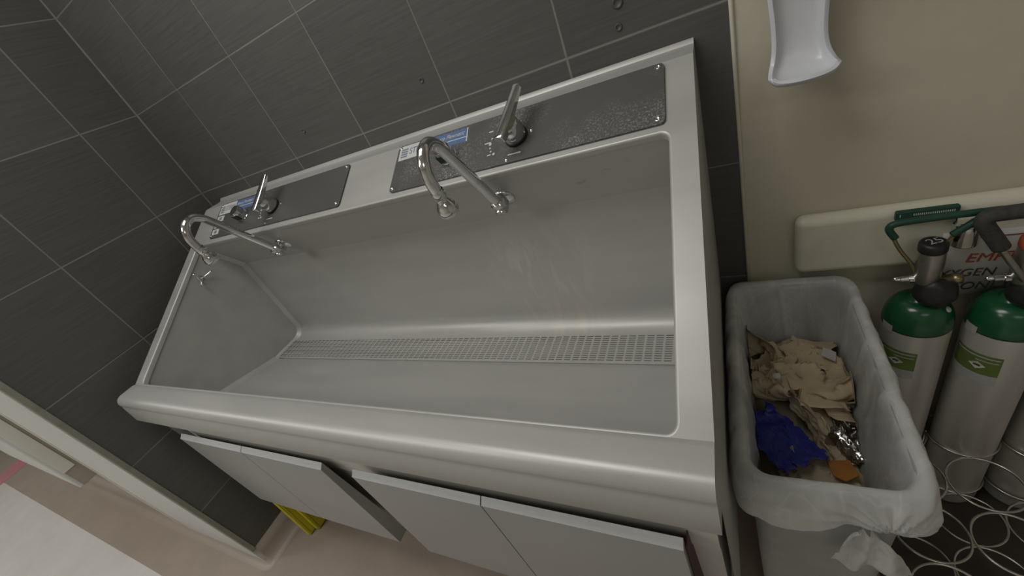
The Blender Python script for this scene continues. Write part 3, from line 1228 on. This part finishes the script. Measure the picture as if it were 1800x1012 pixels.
def liner_ring(z, off, phase, amp, hem=None, mid=44):
    kz_ = max(0.0, (BZ - z) / 0.7) if hem is None else 0.0
    ox_, oy_ = off + 0.016 * kz_, off + 0.045 * kz_
    base = rring(BX0 + ox_, BX1 - ox_, BY0 + oy_, BY1 - oy_, 0.036 if off > -0.001 else 0.036 - off, 10, mid)
    out = []
    n = len(base)
    cx_, cy_ = (BX0 + BX1) / 2, (BY0 + BY1) / 2
    for i, (x, y) in enumerate(base):
        zz = z
        s = i / n
        d = Vector((x - cx_, (y - cy_) * 0.47)).normalized()
        wv = noise.noise(Vector((x * 26, y * 26, z * 9 + phase))) + 0.6 * noise.noise(Vector((x * 60, y * 60, z * 20 + phase)))
        pl = abs(noise.noise(Vector((x * 15 + 3, y * 15, z * 3 + phase))))
        o_ = amp * (wv + 1.2 * (0.5 - pl))
        if hem is None and z < BZ:
            dep = (BZ - z) / 0.25
            if y > BY1 - oy_ - 0.004:
                for xa_, xb_ in ((1.795, 1.850), (1.803, 1.866), (1.872, 1.890), (1.930, 1.925)):
                    o_ -= 0.0055 * math.exp(-((x - (xa_ + (xb_ - xa_) * dep)) / 0.0035) ** 2)
            elif abs(y + 0.3) < 0.24:
                for ya_, yb_ in ((-0.12, -0.16), (-0.24, -0.22), (-0.36, -0.30), (-0.45, -0.37)):
                    o_ -= 0.0055 * math.exp(-((y - (ya_ + (yb_ - ya_) * dep)) / 0.005) ** 2)
        if hem is not None:
            zz = z + hem(x, y, s)
        out.append((x + d.x * o_, y + d.y * o_, zz))
    return out


def hem_f(fr):
    def f(x, y, s):
        front = max(0.0, min(1.0, (-0.40 - y) / 0.16))
        lo = 0.088 + 0.010 * front + 0.008 * noise.noise(Vector((x * 9, y * 9, 2.2)))
        lo += 0.012 * front * math.exp(-((x - 1.86) / 0.05) ** 2)
        # gathered upward towards the knot
        g = math.exp(-(((x - kx) / 0.055) ** 2)) * front
        lo = lo * (1 - 0.45 * g)
        return -lo * fr
    return f


bm = bmesh.new()
R_ = []
zs_in = [0.10, 0.18, 0.26, 0.34, 0.40, 0.45, 0.50, 0.54, 0.58, 0.61, 0.635]
for z in zs_in:
    k = (BZ - z)
    R_.append(liner_ring(z, 0.0185 + 0.010 * min(1, k * 6), 0.0, 0.0022 + 0.006 * min(1, k * 3)))
R_.append(liner_ring(BZ + 0.003, 0.0135, 0.1, 0.0016))
R_.append(liner_ring(BZ + 0.0055, 0.008, 0.2, 0.0016))
R_.append(liner_ring(BZ + 0.0045, 0.000, 0.3, 0.0018))
R_.append(liner_ring(BZ - 0.004, -0.0045, 0.4, 0.0025))
nk = 14
for i in range(1, nk + 1):
    fr = i / nk
    R_.append(liner_ring(BZ - 0.004, -0.0060 - 0.006 * sin(fr * pi * 0.8), 0.4 + 0.8 * fr, 0.0028 + 0.004 * fr, hem_f(fr)))
# pull the front skirt into the knot with radial creases
R2 = []
for ri, ring in enumerate(R_):
    out = []
    for (x, y, z) in ring:
        if ri > len(zs_in) + 1 and y < BY0 + 0.06:
            dx, dz = x - kx, z - kz
            rr = sqrt(dx * dx + dz * dz)
            ang = math.atan2(dz, dx)
            g = math.exp(-(rr / 0.06) ** 2)
            cr = sin(ang * 13) * 0.0045 * g * min(1, rr / 0.012)
            pull = 0.55 * math.exp(-(rr / 0.030) ** 2)
            x -= dx * pull
            z -= dz * pull
            y += cr - 0.006 * g
        out.append((x, y, z))
    R2.append(out)
loft(bm, R2, close_first=True)
lin = obj('bin_liner', bm, LINER, smooth=True)
tag(lin, 'clear plastic bin liner folded over the rim of the grey bin', 'bin liner')
# loose tail of the liner
bm = bmesh.new()
N_ = 26
gridv = []
for i in range(N_ + 1):
    row = []
    for j in range(N_ + 1):
        u, v = i / N_, j / N_
        wdt = 0.020 + 0.075 * v ** 0.6
        x = kx - 0.022 + (u - 0.5) * wdt * 1.15 + 0.018 * v
        y = BY0 - 0.008 - 0.006 * sin(u * 14 + v * 4) - 0.005 * noise.noise(Vector((u * 5, v * 5, 1))) + 0.010 * v
        z = 0.556 - 0.150 * v + 0.012 * noise.noise(Vector((u * 4, v, 5))) * v
        row.append(bm.verts.new((x, y, z)))
    gridv.append(row)
for i in range(N_):
    for j in range(N_):
        bm.faces.new([gridv[i][j], gridv[i + 1][j], gridv[i + 1][j + 1], gridv[i][j + 1]])
obj('liner_tail', bm, LINER, lin, smooth=True)


# ------------------------------------------------------------------ rubbish
def crumple(name, m, loc, size, rot, seed, squash=0.55, N=64, thick=0.0006, folds=6, ang=(0.7, 2.4), rho=(0.006, 0.016), wrinkle=1.0):
    """a sheet bent along several random fold lines, then wrinkled"""
    rnd = random.Random(seed)
    so_ = seed * 3.7
    P = []
    for i in range(N + 1):
        for j in range(N + 1):
            u, v = i / N - 0.5, j / N - 0.5
            q = Vector((u * 5 + so_, v * 5, so_))
            x = u * size[0] * (1 + 0.16 * noise.noise(q * 1.7)) + 0.006 * noise.noise(q * 4)
            y = v * size[1] * (1 + 0.16 * noise.noise(q * 1.7 + Vector((8, 8, 8)))) + 0.006 * noise.noise(q * 4 + Vector((5, 5, 5)))
            h = 0.011 * wrinkle * noise.noise(Vector((x * 16 + so_, y * 16, 1)))
            h += 0.012 * wrinkle * (abs(noise.noise(Vector((x * 24 + so_, y * 24, 4)))) - 0.2)
            h += 0.006 * wrinkle * (abs(noise.noise(Vector((x * 55 + so_, y * 55, 9)))) - 0.2)
            P.append(Vector((x, y, h)))
    for k in range(folds):
        a = rnd.uniform(0, 2 * pi)
        d = Vector((cos(a), sin(a), 0))
        off = rnd.uniform(0.02, 0.42) * min(size) * 0.5
        th = rnd.uniform(*ang) * rnd.choice((1, 1, -1))
        r = rnd.uniform(*rho)
        sg = 1 if th > 0 else -1
        th = abs(th)
        wob_ = rnd.uniform(0, 20)
        for q in P:
            t_ = Vector((-d.y, d.x, 0)).dot(q)
            s_ = q.dot(d) - off - 0.010 * noise.noise(Vector((t_ * 14 + wob_, wob_, 0)))
            if s_ <= 0:
                continue
            z = q.z * sg
            rr_ = max(r - z, 0.0015)
            b_ = min(s_ / r, th)
            tail = max(0.0, s_ - r * th)
            ns = rr_ * sin(b_) + tail * cos(th)
            nz_ = r - rr_ * cos(b_) + tail * sin(th)
            dq = ns - s_
            q.x += d.x * dq
            q.y += d.y * dq
            q.z = nz_ * sg
    zc = sum(q.z for q in P) / len(P)
    xc = sum(q.x for q in P) / len(P)
    yc = sum(q.y for q in P) / len(P)
    bm = bmesh.new()
    V = [bm.verts.new((q.x - xc, q.y - yc, (q.z - zc) * squash)) for q in P]
    for i in range(N):
        for j in range(N):
            if (i in (0, N - 1) or j in (0, N - 1)) and rnd.random() < 0.15:
                continue
            a = i * (N + 1) + j
            bm.faces.new([V[a], V[a + N + 1], V[a + N + 2], V[a + 1]])
    bmesh.ops.delete(bm, geom=[v for v in bm.verts if not v.link_faces], context='VERTS')
    E_ = Matrix.Translation(Vector(loc)) @ Matrix.Rotation(rot[2], 4, 'Z') @ Matrix.Rotation(rot[1], 4, 'Y') @ Matrix.Rotation(rot[0], 4, 'X')
    bm.transform(E_)
    for v in bm.verts:
        v.co.x = min(max(v.co.x, BX0 + 0.034), BX1 - 0.034)
        v.co.y = min(max(v.co.y, BY0 + 0.044), BY1 - 0.044)
    o = obj(name, bm, m, smooth=True)
    s = o.modifiers.new('thick', 'SOLIDIFY')
    s.thickness = thick
    return o


TG = 'crumpled paper towels in the bin'
tw = [
    ((1.850, -0.130, 0.455), (0.22, 0.24), (0.30, -0.15, 0.4), 1, 'brown crumpled paper towel under the heap at the back corner of the bin'),
    ((1.890, -0.115, 0.500), (0.21, 0.24), (0.25, 0.05, 1.0), 2, 'brown paper towel with the raised ragged corner at the back of the bin'),
    ((1.945, -0.165, 0.490), (0.20, 0.24), (0.0, 0.25, 0.2), 3, 'tightly creased brown paper towel against the right side of the bin'),
    ((1.850, -0.200, 0.500), (0.20, 0.24), (-0.1, -0.2, 2.2), 4, 'smooth-faced brown paper towel at the left of the heap'),
    ((1.915, -0.210, 0.515), (0.22, 0.25), (-0.30, 0.10, 0.8), 5, 'brown crumpled paper towel on top of the heap in the bin'),
    ((1.912, -0.285, 0.485), (0.22, 0.25), (-0.45, 0.05, 2.9), 6, 'brown paper towel sloping forward beside the blue glove'),
]
for loc, sz, rt, sd, lb in tw:
    tag(crumple('paper_towel', TOWEL, loc, sz, rt, sd), lb, 'paper towel', TG)
tw2 = [((1.806, -0.440, 0.446), (0.09, 0.10), (0.2, 0.2, 0.3), 11, 'small brown paper scrap at the front left of the bin'),
       ((1.884, -0.412, 0.450), (0.18, 0.13), (0.15, 0.0, 0.2), 12, 'torn brown paper scrap in front of the blue glove')]
for loc, sz, rt, sd, lb in tw2:
    tag(crumple('paper_towel', TOWEL2, loc, sz, rt, sd, folds=3), lb, 'paper towel', TG)
tag(crumple('paper_towel', TOWEL2, (1.885, -0.300, 0.395), (0.235, 0.46), (0, 0, 0), 13, folds=0, wrinkle=2.0), 'pale brown paper lining the bottom of the heap', 'paper towel', TG)
gl = crumple('nitrile_glove', NITRILE, (1.826, -0.328, 0.482), (0.10, 0.22), (-0.15, 0.10, 0.60), 21, folds=5, wrinkle=0.7, ang=(0.5, 1.8))
tag(gl, 'crumpled royal blue disposable glove in the bin', 'glove')
fo = crumple('foil_wrapper', FOIL, (1.952, -0.330, 0.470), (0.065, 0.10), (0.2, -0.3, 0.3), 31, folds=4, N=30, rho=(0.003, 0.006))
tag(fo, 'small silver foil wrapper at the right of the bin', 'wrapper')
bm = bmesh.new()
prism(bm, [(1.915, -0.380, 0.464), (1.952, -0.374, 0.464), (1.960, -0.405, 0.466), (1.938, -0.420, 0.466), (1.920, -0.412, 0.466)], (0, 0, 0.004))
tag(obj('card_scrap', bm, ORANGE, bevel=0.001), 'orange card scrap behind the front rim of the bin', 'scrap')
bm = bmesh.new()
prism(bm, [(1.945, -0.140, 0.532), (1.968, -0.148, 0.524), (1.962, -0.175, 0.524), (1.938, -0.166, 0.534)], (0, 0, 0.002))
tag(obj('tissue_scrap', bm, SIGNW), 'small white tissue scrap on the paper towel at the right', 'scrap')
bm = bmesh.new()
bmesh.ops.create_icosphere(bm, subdivisions=3, radius=0.0085, matrix=Matrix.Translation((1.848, -0.232, 0.538)))
for v in bm.verts:
    v.co += 0.004 * Vector((noise.noise(v.co * 150), noise.noise(v.co * 150 + Vector((3, 3, 3))), noise.noise(v.co * 150 + Vector((7, 1, 2)))))
tag(obj('tissue_ball', bm, SIGNW, smooth=True), 'tiny white tissue ball lying on the brown paper towels', 'scrap')
cf = crumple('clear_film', LINER, (1.965, -0.265, 0.450), (0.08, 0.13), (0.1, -0.4, 0.2), 41, folds=4, N=30)
tag(cf, 'crumpled clear film beside the heap of paper towels', 'wrapper')

# ------------------------------------------------------------------ oxygen cylinders
RC = 0.0556


def cyl_patch(bm, cx_, cy_, a0, a1, z0, z1, r, n=14, mi=0):
    va, vb = [], []
    for i in range(n + 1):
        a = a0 + (a1 - a0) * i / n
        va.append(bm.verts.new((cx_ + r * cos(a), cy_ + r * sin(a), z0)))
        vb.append(bm.verts.new((cx_ + r * cos(a), cy_ + r * sin(a), z1)))
    for i in range(n):
        f = bm.faces.new([va[i], va[i + 1], vb[i + 1], vb[i]])
        f.material_index = mi


def cylinder(x, y, label, a_lab, gauge, group):
    t = thing('oxygen_cylinder', label, 'oxygen cylinder', (x, y, FLOOR + 0.0035), group)
    zb = FLOOR + 0.0035
    bm = bmesh.new()
    lathe(bm, (x, y, 0), (0, 0, 1), [(RC - 0.008, zb), (RC - 0.002, zb + 0.004), (RC, zb + 0.012), (RC, 0.556)], 48)
    obj('cylinder_body', bm, ALU, t, smooth=True).modifiers.new('s', 'EDGE_SPLIT').split_angle = 0.8
    bm = bmesh.new()
    pr_ = [(RC + 0.0006, 0.553)]
    for k in range(0, 11):
        a = pi / 2 * k / 10
        pr_.append((0.018 + (RC + 0.0006 - 0.018) * cos(a) ** 0.85 if k < 10 else 0.018, 0.557 + 0.058 * sin(a)))
    pr_ += [(0.017, 0.622)]
    lathe(bm, (x, y, 0), (0, 0, 1), pr_, 48)
    obj('green_shoulder', bm, GREEN, t, smooth=True)
    # label
    bm = bmesh.new()
    cyl_patch(bm, x, y, a_lab - 0.85, a_lab + 0.55, 0.452, 0.505, RC + 0.0006)
    lab = obj('green_label', bm, LGREEN, t, smooth=True)
    bm = bmesh.new()
    cyl_patch(bm, x, y, a_lab - 0.85, a_lab + 0.55, 0.425, 0.4515, RC + 0.0006)
    obj('white_label_band', bm, LWHITE, lab, smooth=True)
    bm = bmesh.new()
    r = RC + 0.0012
    dz, da = 0.0105, 0.0105 / RC * 1.25
    zc, ac = 0.475, a_lab - 0.02
    def cp(a, z, rr=r):
        return (x + rr * cos(a), y + rr * sin(a), z)
    def diamond(k, rr, ins=None):
        return [cp(ac - da * k, zc, rr), cp(ac, zc - dz * k, rr), cp(ac + da * k, zc, rr), cp(ac, zc + dz * k, rr)]
    bm.faces.new([bm.verts.new(p) for p in diamond(1, r + 0.0006)])
    obj('hazard_diamond', bm, SIGNW, lab)
    bm = bmesh.new()
    bm.faces.new([bm.verts.new(cp(ac + u_, zc + v_, r + 0.0012)) for u_, v_ in ((-0.09, -0.0012), (0.09, -0.0012), (0.09, 0.0018), (-0.09, 0.0018))])
    obj('diamond_mark', bm, SIGNK, lab)
    bm = bmesh.new()
    cyl_patch(bm, x, y, a_lab - 0.80, a_lab + 0.50, 0.497, 0.500, RC + 0.0011)
    cyl_patch(bm, x, y, a_lab - 0.10, a_lab + 0.48, 0.488, 0.4905, RC + 0.0011)
    obj('label_print', bm, LWHITE, lab, smooth=True)
    # paper tag stuck on the shoulder seam
    bm = bmesh.new()
    cyl_patch(bm, x, y, a_lab - 0.75, a_lab - 0.30, 0.547, 0.567, RC + 0.0014)
    obj('paper_tag', bm, LWHITE, t, smooth=True)
    bm = bmesh.new()
    lathe(bm, (x + 0.0345, y - 0.025, 0.6015), Vector((0.65, -0.45, 0.75)), [(0.0058, -0.003), (0.0062, 0.001), (0.005, 0.0022), (0.0028, 0.0026)], 16)
    obj('round_sticker', bm, SIGNW, t, smooth=True)
    # valve post and regulator
    bm = bmesh.new()
    lathe(bm, (x, y, 0), (0, 0, 1), [(0.013, 0.615), (0.013, 0.70)], 20)
    obj('valve_post', bm, DULL, t, smooth=True).modifiers.new('s', 'EDGE_SPLIT').split_angle = 0.8
    bm = bmesh.new()
    bmesh.ops.create_uvsphere(bm, u_segments=28, v_segments=18, radius=1.0, matrix=Matrix.Translation((x + 0.014, y - 0.014, 0.638)) @ Matrix.Diagonal((0.034, 0.028, 0.033, 1)))
    for v in bm.verts:
        v.co += 0.004 * Vector((noise.noise(v.co * 45), noise.noise(v.co * 45 + Vector((9, 2, 1))), noise.noise(v.co * 45 + Vector((4, 4, 4)))))
    obj('yoke_cover', bm, BLACK, t, smooth=True)
    bm = bmesh.new()
    lathe(bm, (x, y - 0.004, 0), (0, 0, 1), [(0.016, 0.655), (0.0205, 0.665), (0.0205, 0.690), (0.0215, 0.705), (0.020, 0.735), (0.017, 0.742)], 28)
    reg = obj('regulator', bm, DULL, t, smooth=True)
    bm = bmesh.new()
    lathe(bm, (x, y - 0.004, 0), (0, 0, 1), [(0.0195, 0.733), (0.0212, 0.737), (0.0212, 0.749), (0.0195, 0.753), (0.015, 0.7545)], 28)
    if gauge == '25':
        k_ = obj('flow_dial', bm, BLACK, reg, smooth=True)
        bm = bmesh.new()
        text_mesh(bm, '25', 0.024, basis((x + 0.001, y - 0.004, 0.7552), Vector((0.95, 0.30, 0)), Vector((-0.3, 0.95, 0))), align='CENTER')
        obj('dial_number', bm, LWHITE, reg)
    else:
        k_ = obj('flow_dial', bm, REDC, reg, smooth=True)
        k_['label'] = 'orange-red dial on top of the regulator'
        bm = bmesh.new()
        lathe(bm, (x, y - 0.004, 0.753), (0, 0, 1), [(0.016, 0), (0.015, 0.003), (0.0, 0.0045)], 24, cap=False)
        obj('dial_window', bm, ORNG, reg, smooth=True)
    # outlets left and right
    bm = bmesh.new()
    lathe(bm, (x - 0.012, y - 0.004, 0.668), Vector((-1, 0, 0.04)), [(0.0085, 0), (0.0085, 0.014), (0.0060, 0.0145), (0.0060, 0.027), (0.0046, 0.0275), (0.0046, 0.035), (0.0034, 0.037)], 16)
    obj('hose_barb', bm, CHROME, reg, smooth=True).modifiers.new('s', 'EDGE_SPLIT').split_angle = 0.6
    bm = bmesh.new()
    tube(bm, [(x + 0.015, y - 0.006, 0.663), (x + 0.036, y - 0.006, 0.664), (x + 0.0361, y - 0.006, 0.664), (x + 0.050, y - 0.006, 0.664)], [0.009, 0.009, 0.0105, 0.0105], 12)
    obj('pressure_gauge_stub', bm, BRASS, reg, smooth=True)
    return t


CG = 'oxygen cylinders in the wire rack'
c1 = cylinder(2.114, -0.078, 'oxygen cylinder with black 25 dial and thin green carry handle', 4.05, '25', CG)
c2 = cylinder(2.240, -0.092, 'oxygen cylinder with orange dial and thick charcoal foam handle', 3.95, 'o', CG)
c3 = cylinder(2.3665, -0.086, 'oxygen cylinder at the right end of the rack, almost out of frame', 3.9, '25', CG)

# green handle of the first cylinder
bm = bmesh.new()
tube(bm, smooth_path([(2.100, -0.080, 0.675), (2.091, -0.082, 0.700), (2.066, -0.084, 0.744), (2.050, -0.085, 0.783)], 4), 0.0034, 10)
tube(bm, smooth_path([(2.118, -0.080, 0.722), (2.133, -0.082, 0.752), (2.143, -0.084, 0.774)], 4), 0.0034, 10)
hd = obj('handle_rod', bm, BRASS, c1, smooth=True)
bm = bmesh.new()
tube(bm, smooth_path([(2.056, -0.085, 0.773), (2.047, -0.085, 0.789), (2.046, -0.085, 0.798), (2.053, -0.085, 0.804), (2.075, -0.085, 0.807), (2.130, -0.086, 0.810), (2.172, -0.087, 0.811),
                      (2.190, -0.087, 0.811)], 5), 0.0064, 14)
tube(bm, smooth_path([(2.136, -0.083, 0.766), (2.150, -0.085, 0.781), (2.168, -0.086, 0.799), (2.186, -0.087, 0.809)], 5), 0.0062, 14)
hg = obj('green_handle', bm, HANDG, c1, smooth=True)
hg['label'] = 'thin dark green rubber carry handle'


def foam_handle(cx_, cy_, parent):
    bm = bmesh.new()
    y_ = cy_ - 0.020
    tube(bm, smooth_path([(cx_ + 0.004, y_ + 0.004, 0.655), (cx_ - 0.020, y_, 0.695), (cx_ - 0.052, y_, 0.752)], 4), 0.0055, 12)
    obj('handle_rod', bm, DULL, parent, smooth=True)
    bm = bmesh.new()
    tube(bm, smooth_path([(cx_ - 0.050, y_, 0.750), (cx_ - 0.068, y_, 0.782), (cx_ - 0.078, y_, 0.800), (cx_ - 0.080, y_, 0.811), (cx_ - 0.072, y_, 0.818), (cx_ - 0.050, y_, 0.8195),
                          (cx_ + 0.030, y_, 0.822)], 6), 0.0125, 18)
    h = obj('foam_handle', bm, HANDK, parent, smooth=True)
    h['label'] = 'thick charcoal foam carry handle'


foam_handle(2.240, -0.092, c2)

# green gauge strip lying along the rail
bm = bmesh.new()
box(bm, 2.063, 2.152, -0.052, -0.040, 0.786, 0.8065)
gs = obj('dispensing_strip', bm, HANDG, bevel=0.003)
bm = bmesh.new()
for i in range(20):
    x = 2.088 + i * 0.0029
    box(bm, x, x + 0.0013, -0.0526, -0.0520, 0.797, 0.8010)
box(bm, 2.0685, 2.0695, -0.0526, -0.0520, 0.796, 0.802)
obj('strip_print', bm, WHITEP, gs)
tag(gs, 'dark green strip with a white printed scale against the wall rail', 'strip')

# sign behind the cylinders
sign = thing('rack_sign', 'white empty oxygen sign with red top line behind the cylinders', 'sign', (2.235, -0.047, 0.55))


def sign_y(x):
    return -0.0428 - 0.002 * (1 - ((x - 2.235) / 0.095) ** 2)


def sheet(bm, x0, x1, z0f, z1f, off, n=24):
    va = []
    for i in range(n + 1):
        x = x0 + (x1 - x0) * i / n
        va.append((bm.verts.new((x, sign_y(x) - off, z0f(x))), bm.verts.new((x, sign_y(x) - off, z1f(x)))))
    for a, b in zip(va, va[1:]):
        bm.faces.new([a[0], b[0], b[1], a[1]])


bm = bmesh.new()
sheet(bm, 2.140, 2.330, lambda x: 0.590, lambda x: 0.742, 0)
sg = obj('sign_sheet', bm, SIGNW, sign, smooth=True)
sg.modifiers.new('t', 'SOLIDIFY').thickness = 0.001
bm = bmesh.new()
sheet(bm, 2.141, 2.329, lambda x: 0.7268, lambda x: 0.7292, 0.0009)
obj('red_line', bm, SIGNR, sign)
bm = bmesh.new()
text_mesh(bm, 'EMPTY', 0.029, basis((2.178, -0.0464, 0.680), (1, 0, 0), (0, 0, 1)), shear=0.2)
obj('sign_red_lettering', bm, SIGNR, sign)
bm = bmesh.new()
text_mesh(bm, 'OXYGEN', 0.026, basis((2.122, -0.0464, 0.645), (1, 0, 0), (0, 0, 1)), shear=0.2, sx=0.95)
text_mesh(bm, 'ONLY', 0.026, basis((2.180, -0.0464, 0.611), (1, 0, 0), (0, 0, 1)), shear=0.2)
obj('sign_black_lettering', bm, SIGNK, sign)
bm = bmesh.new()
lathe(bm, (2.160, -0.066, 0.733), (0, 0, 1), [(0.019, 0), (0.020, 0.003), (0.019, 0.040), (0.020, 0.046), (0.016, 0.050)], 26)
obj('steel_clip', bm, CHROME, sign, smooth=True).modifiers.new('s', 'EDGE_SPLIT').split_angle = 0.7

# wire rack
rack = thing('cylinder_rack', 'chromed wire rack of rings holding the oxygen cylinders on the floor', 'cylinder rack', (2.24, -0.27, FLOOR))
bm = bmesh.new()
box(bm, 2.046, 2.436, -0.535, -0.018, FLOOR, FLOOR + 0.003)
obj('shade_plate', bm, mat('shade_dark_brown', (0.055, 0.045, 0.036), 0.4, nscale=12, namt=0.2), rack)  # added plate, its dark colour stands in for shade on the floor
P_ = 0.1275
for lev in (0.173, 0.010):
    for i in range(3):
        for j in range(4):
            cx_, cy_ = 2.112 + i * P_, -0.085 - j * P_
            if i == 0 and j in (0,) and lev < 0.1 and False:
                continue
            bm = bmesh.new()
            tube(bm, [(cx_ + 0.0622 * cos(2 * pi * k / 40), cy_ + 0.0622 * sin(2 * pi * k / 40), lev) for k in range(40)], 0.0027, 8, closed=True)
            obj('ring', bm, WIRE, rack, smooth=True)
for i in range(2):
    for j in range(4):
        cx_, cy_ = 2.112 + (i + 0.5) * P_, -0.085 - j * P_
        if j in (0, 3):
            bm = bmesh.new()
            tube(bm, [(cx_, cy_, FLOOR + 0.003), (cx_, cy_, 0.176)], 0.0024, 8)
            obj('upright', bm, WIRE, rack, smooth=True)

# ------------------------------------------------------------------ folded floor sign under the sink
fs_ = thing('wet_floor_sign', 'folded yellow plastic floor sign standing under the sink by the left wall', 'floor sign', (0.12, -0.55, FLOOR))
for k, (xa, ya) in enumerate(((0.116, -0.668), (0.141, -0.640))):
    bm = bmesh.new()
    poly = [(xa, ya + 0.004, FLOOR + 0.003), (xa, ya, FLOOR + 0.012), (xa + 0.0, ya + 0.03, 0.50), (xa, ya + 0.26, 0.50), (xa, ya + 0.29, FLOOR + 0.012), (xa, ya + 0.286, FLOOR + 0.003)]
    prism(bm, poly, (0.022, 0, 0))
    bd = obj('sign_board', bm, YELLOW, fs_, bevel=0.004)
    bm = bmesh.new()
    tube(bm, [(xa + 0.0225, ya + 0.010, FLOOR + 0.012), (xa + 0.0225, ya + 0.038, 0.49)], 0.0022, 8)
    obj('board_rib', bm, YELLOW, bd, smooth=True)

# ------------------------------------------------------------------ corridor furniture
wc = thing('wall_unit', 'pinkish beige unit mounted on the corridor wall at the left', 'wall unit', (-1.2, -0.8, 0.40))
bm = bmesh.new()
box(bm, -1.9, -0.77, -0.852, -0.799, 0.424, 2.0)
obj('unit_body', bm, PINKISH, wc, bevel=0.003)
bm = bmesh.new()
box(bm, -1.9, -0.768, -0.868, -0.851, 0.424, 2.0)
obj('front_panel', bm, WHITE, wc, bevel=0.006, seg=3)
bm = bmesh.new()
box(bm, -0.770, -0.766, -0.856, -0.813, 0.520, 2.0)
obj('side_cover', bm, CREAM, wc, bevel=0.001)
bm = bmesh.new()
zz = FLOOR + 0.0006
prism(bm, [(-3.453, -0.968, zz), (-3.245, -1.013, zz), (-3.265, -0.8186, zz), (-3.4985, -0.8114, zz)], (0, 0, 0.0006))
tag(obj('floor_tape', bm, PINK), 'pink tape stuck across the corridor floor border at the far left', 'tape')
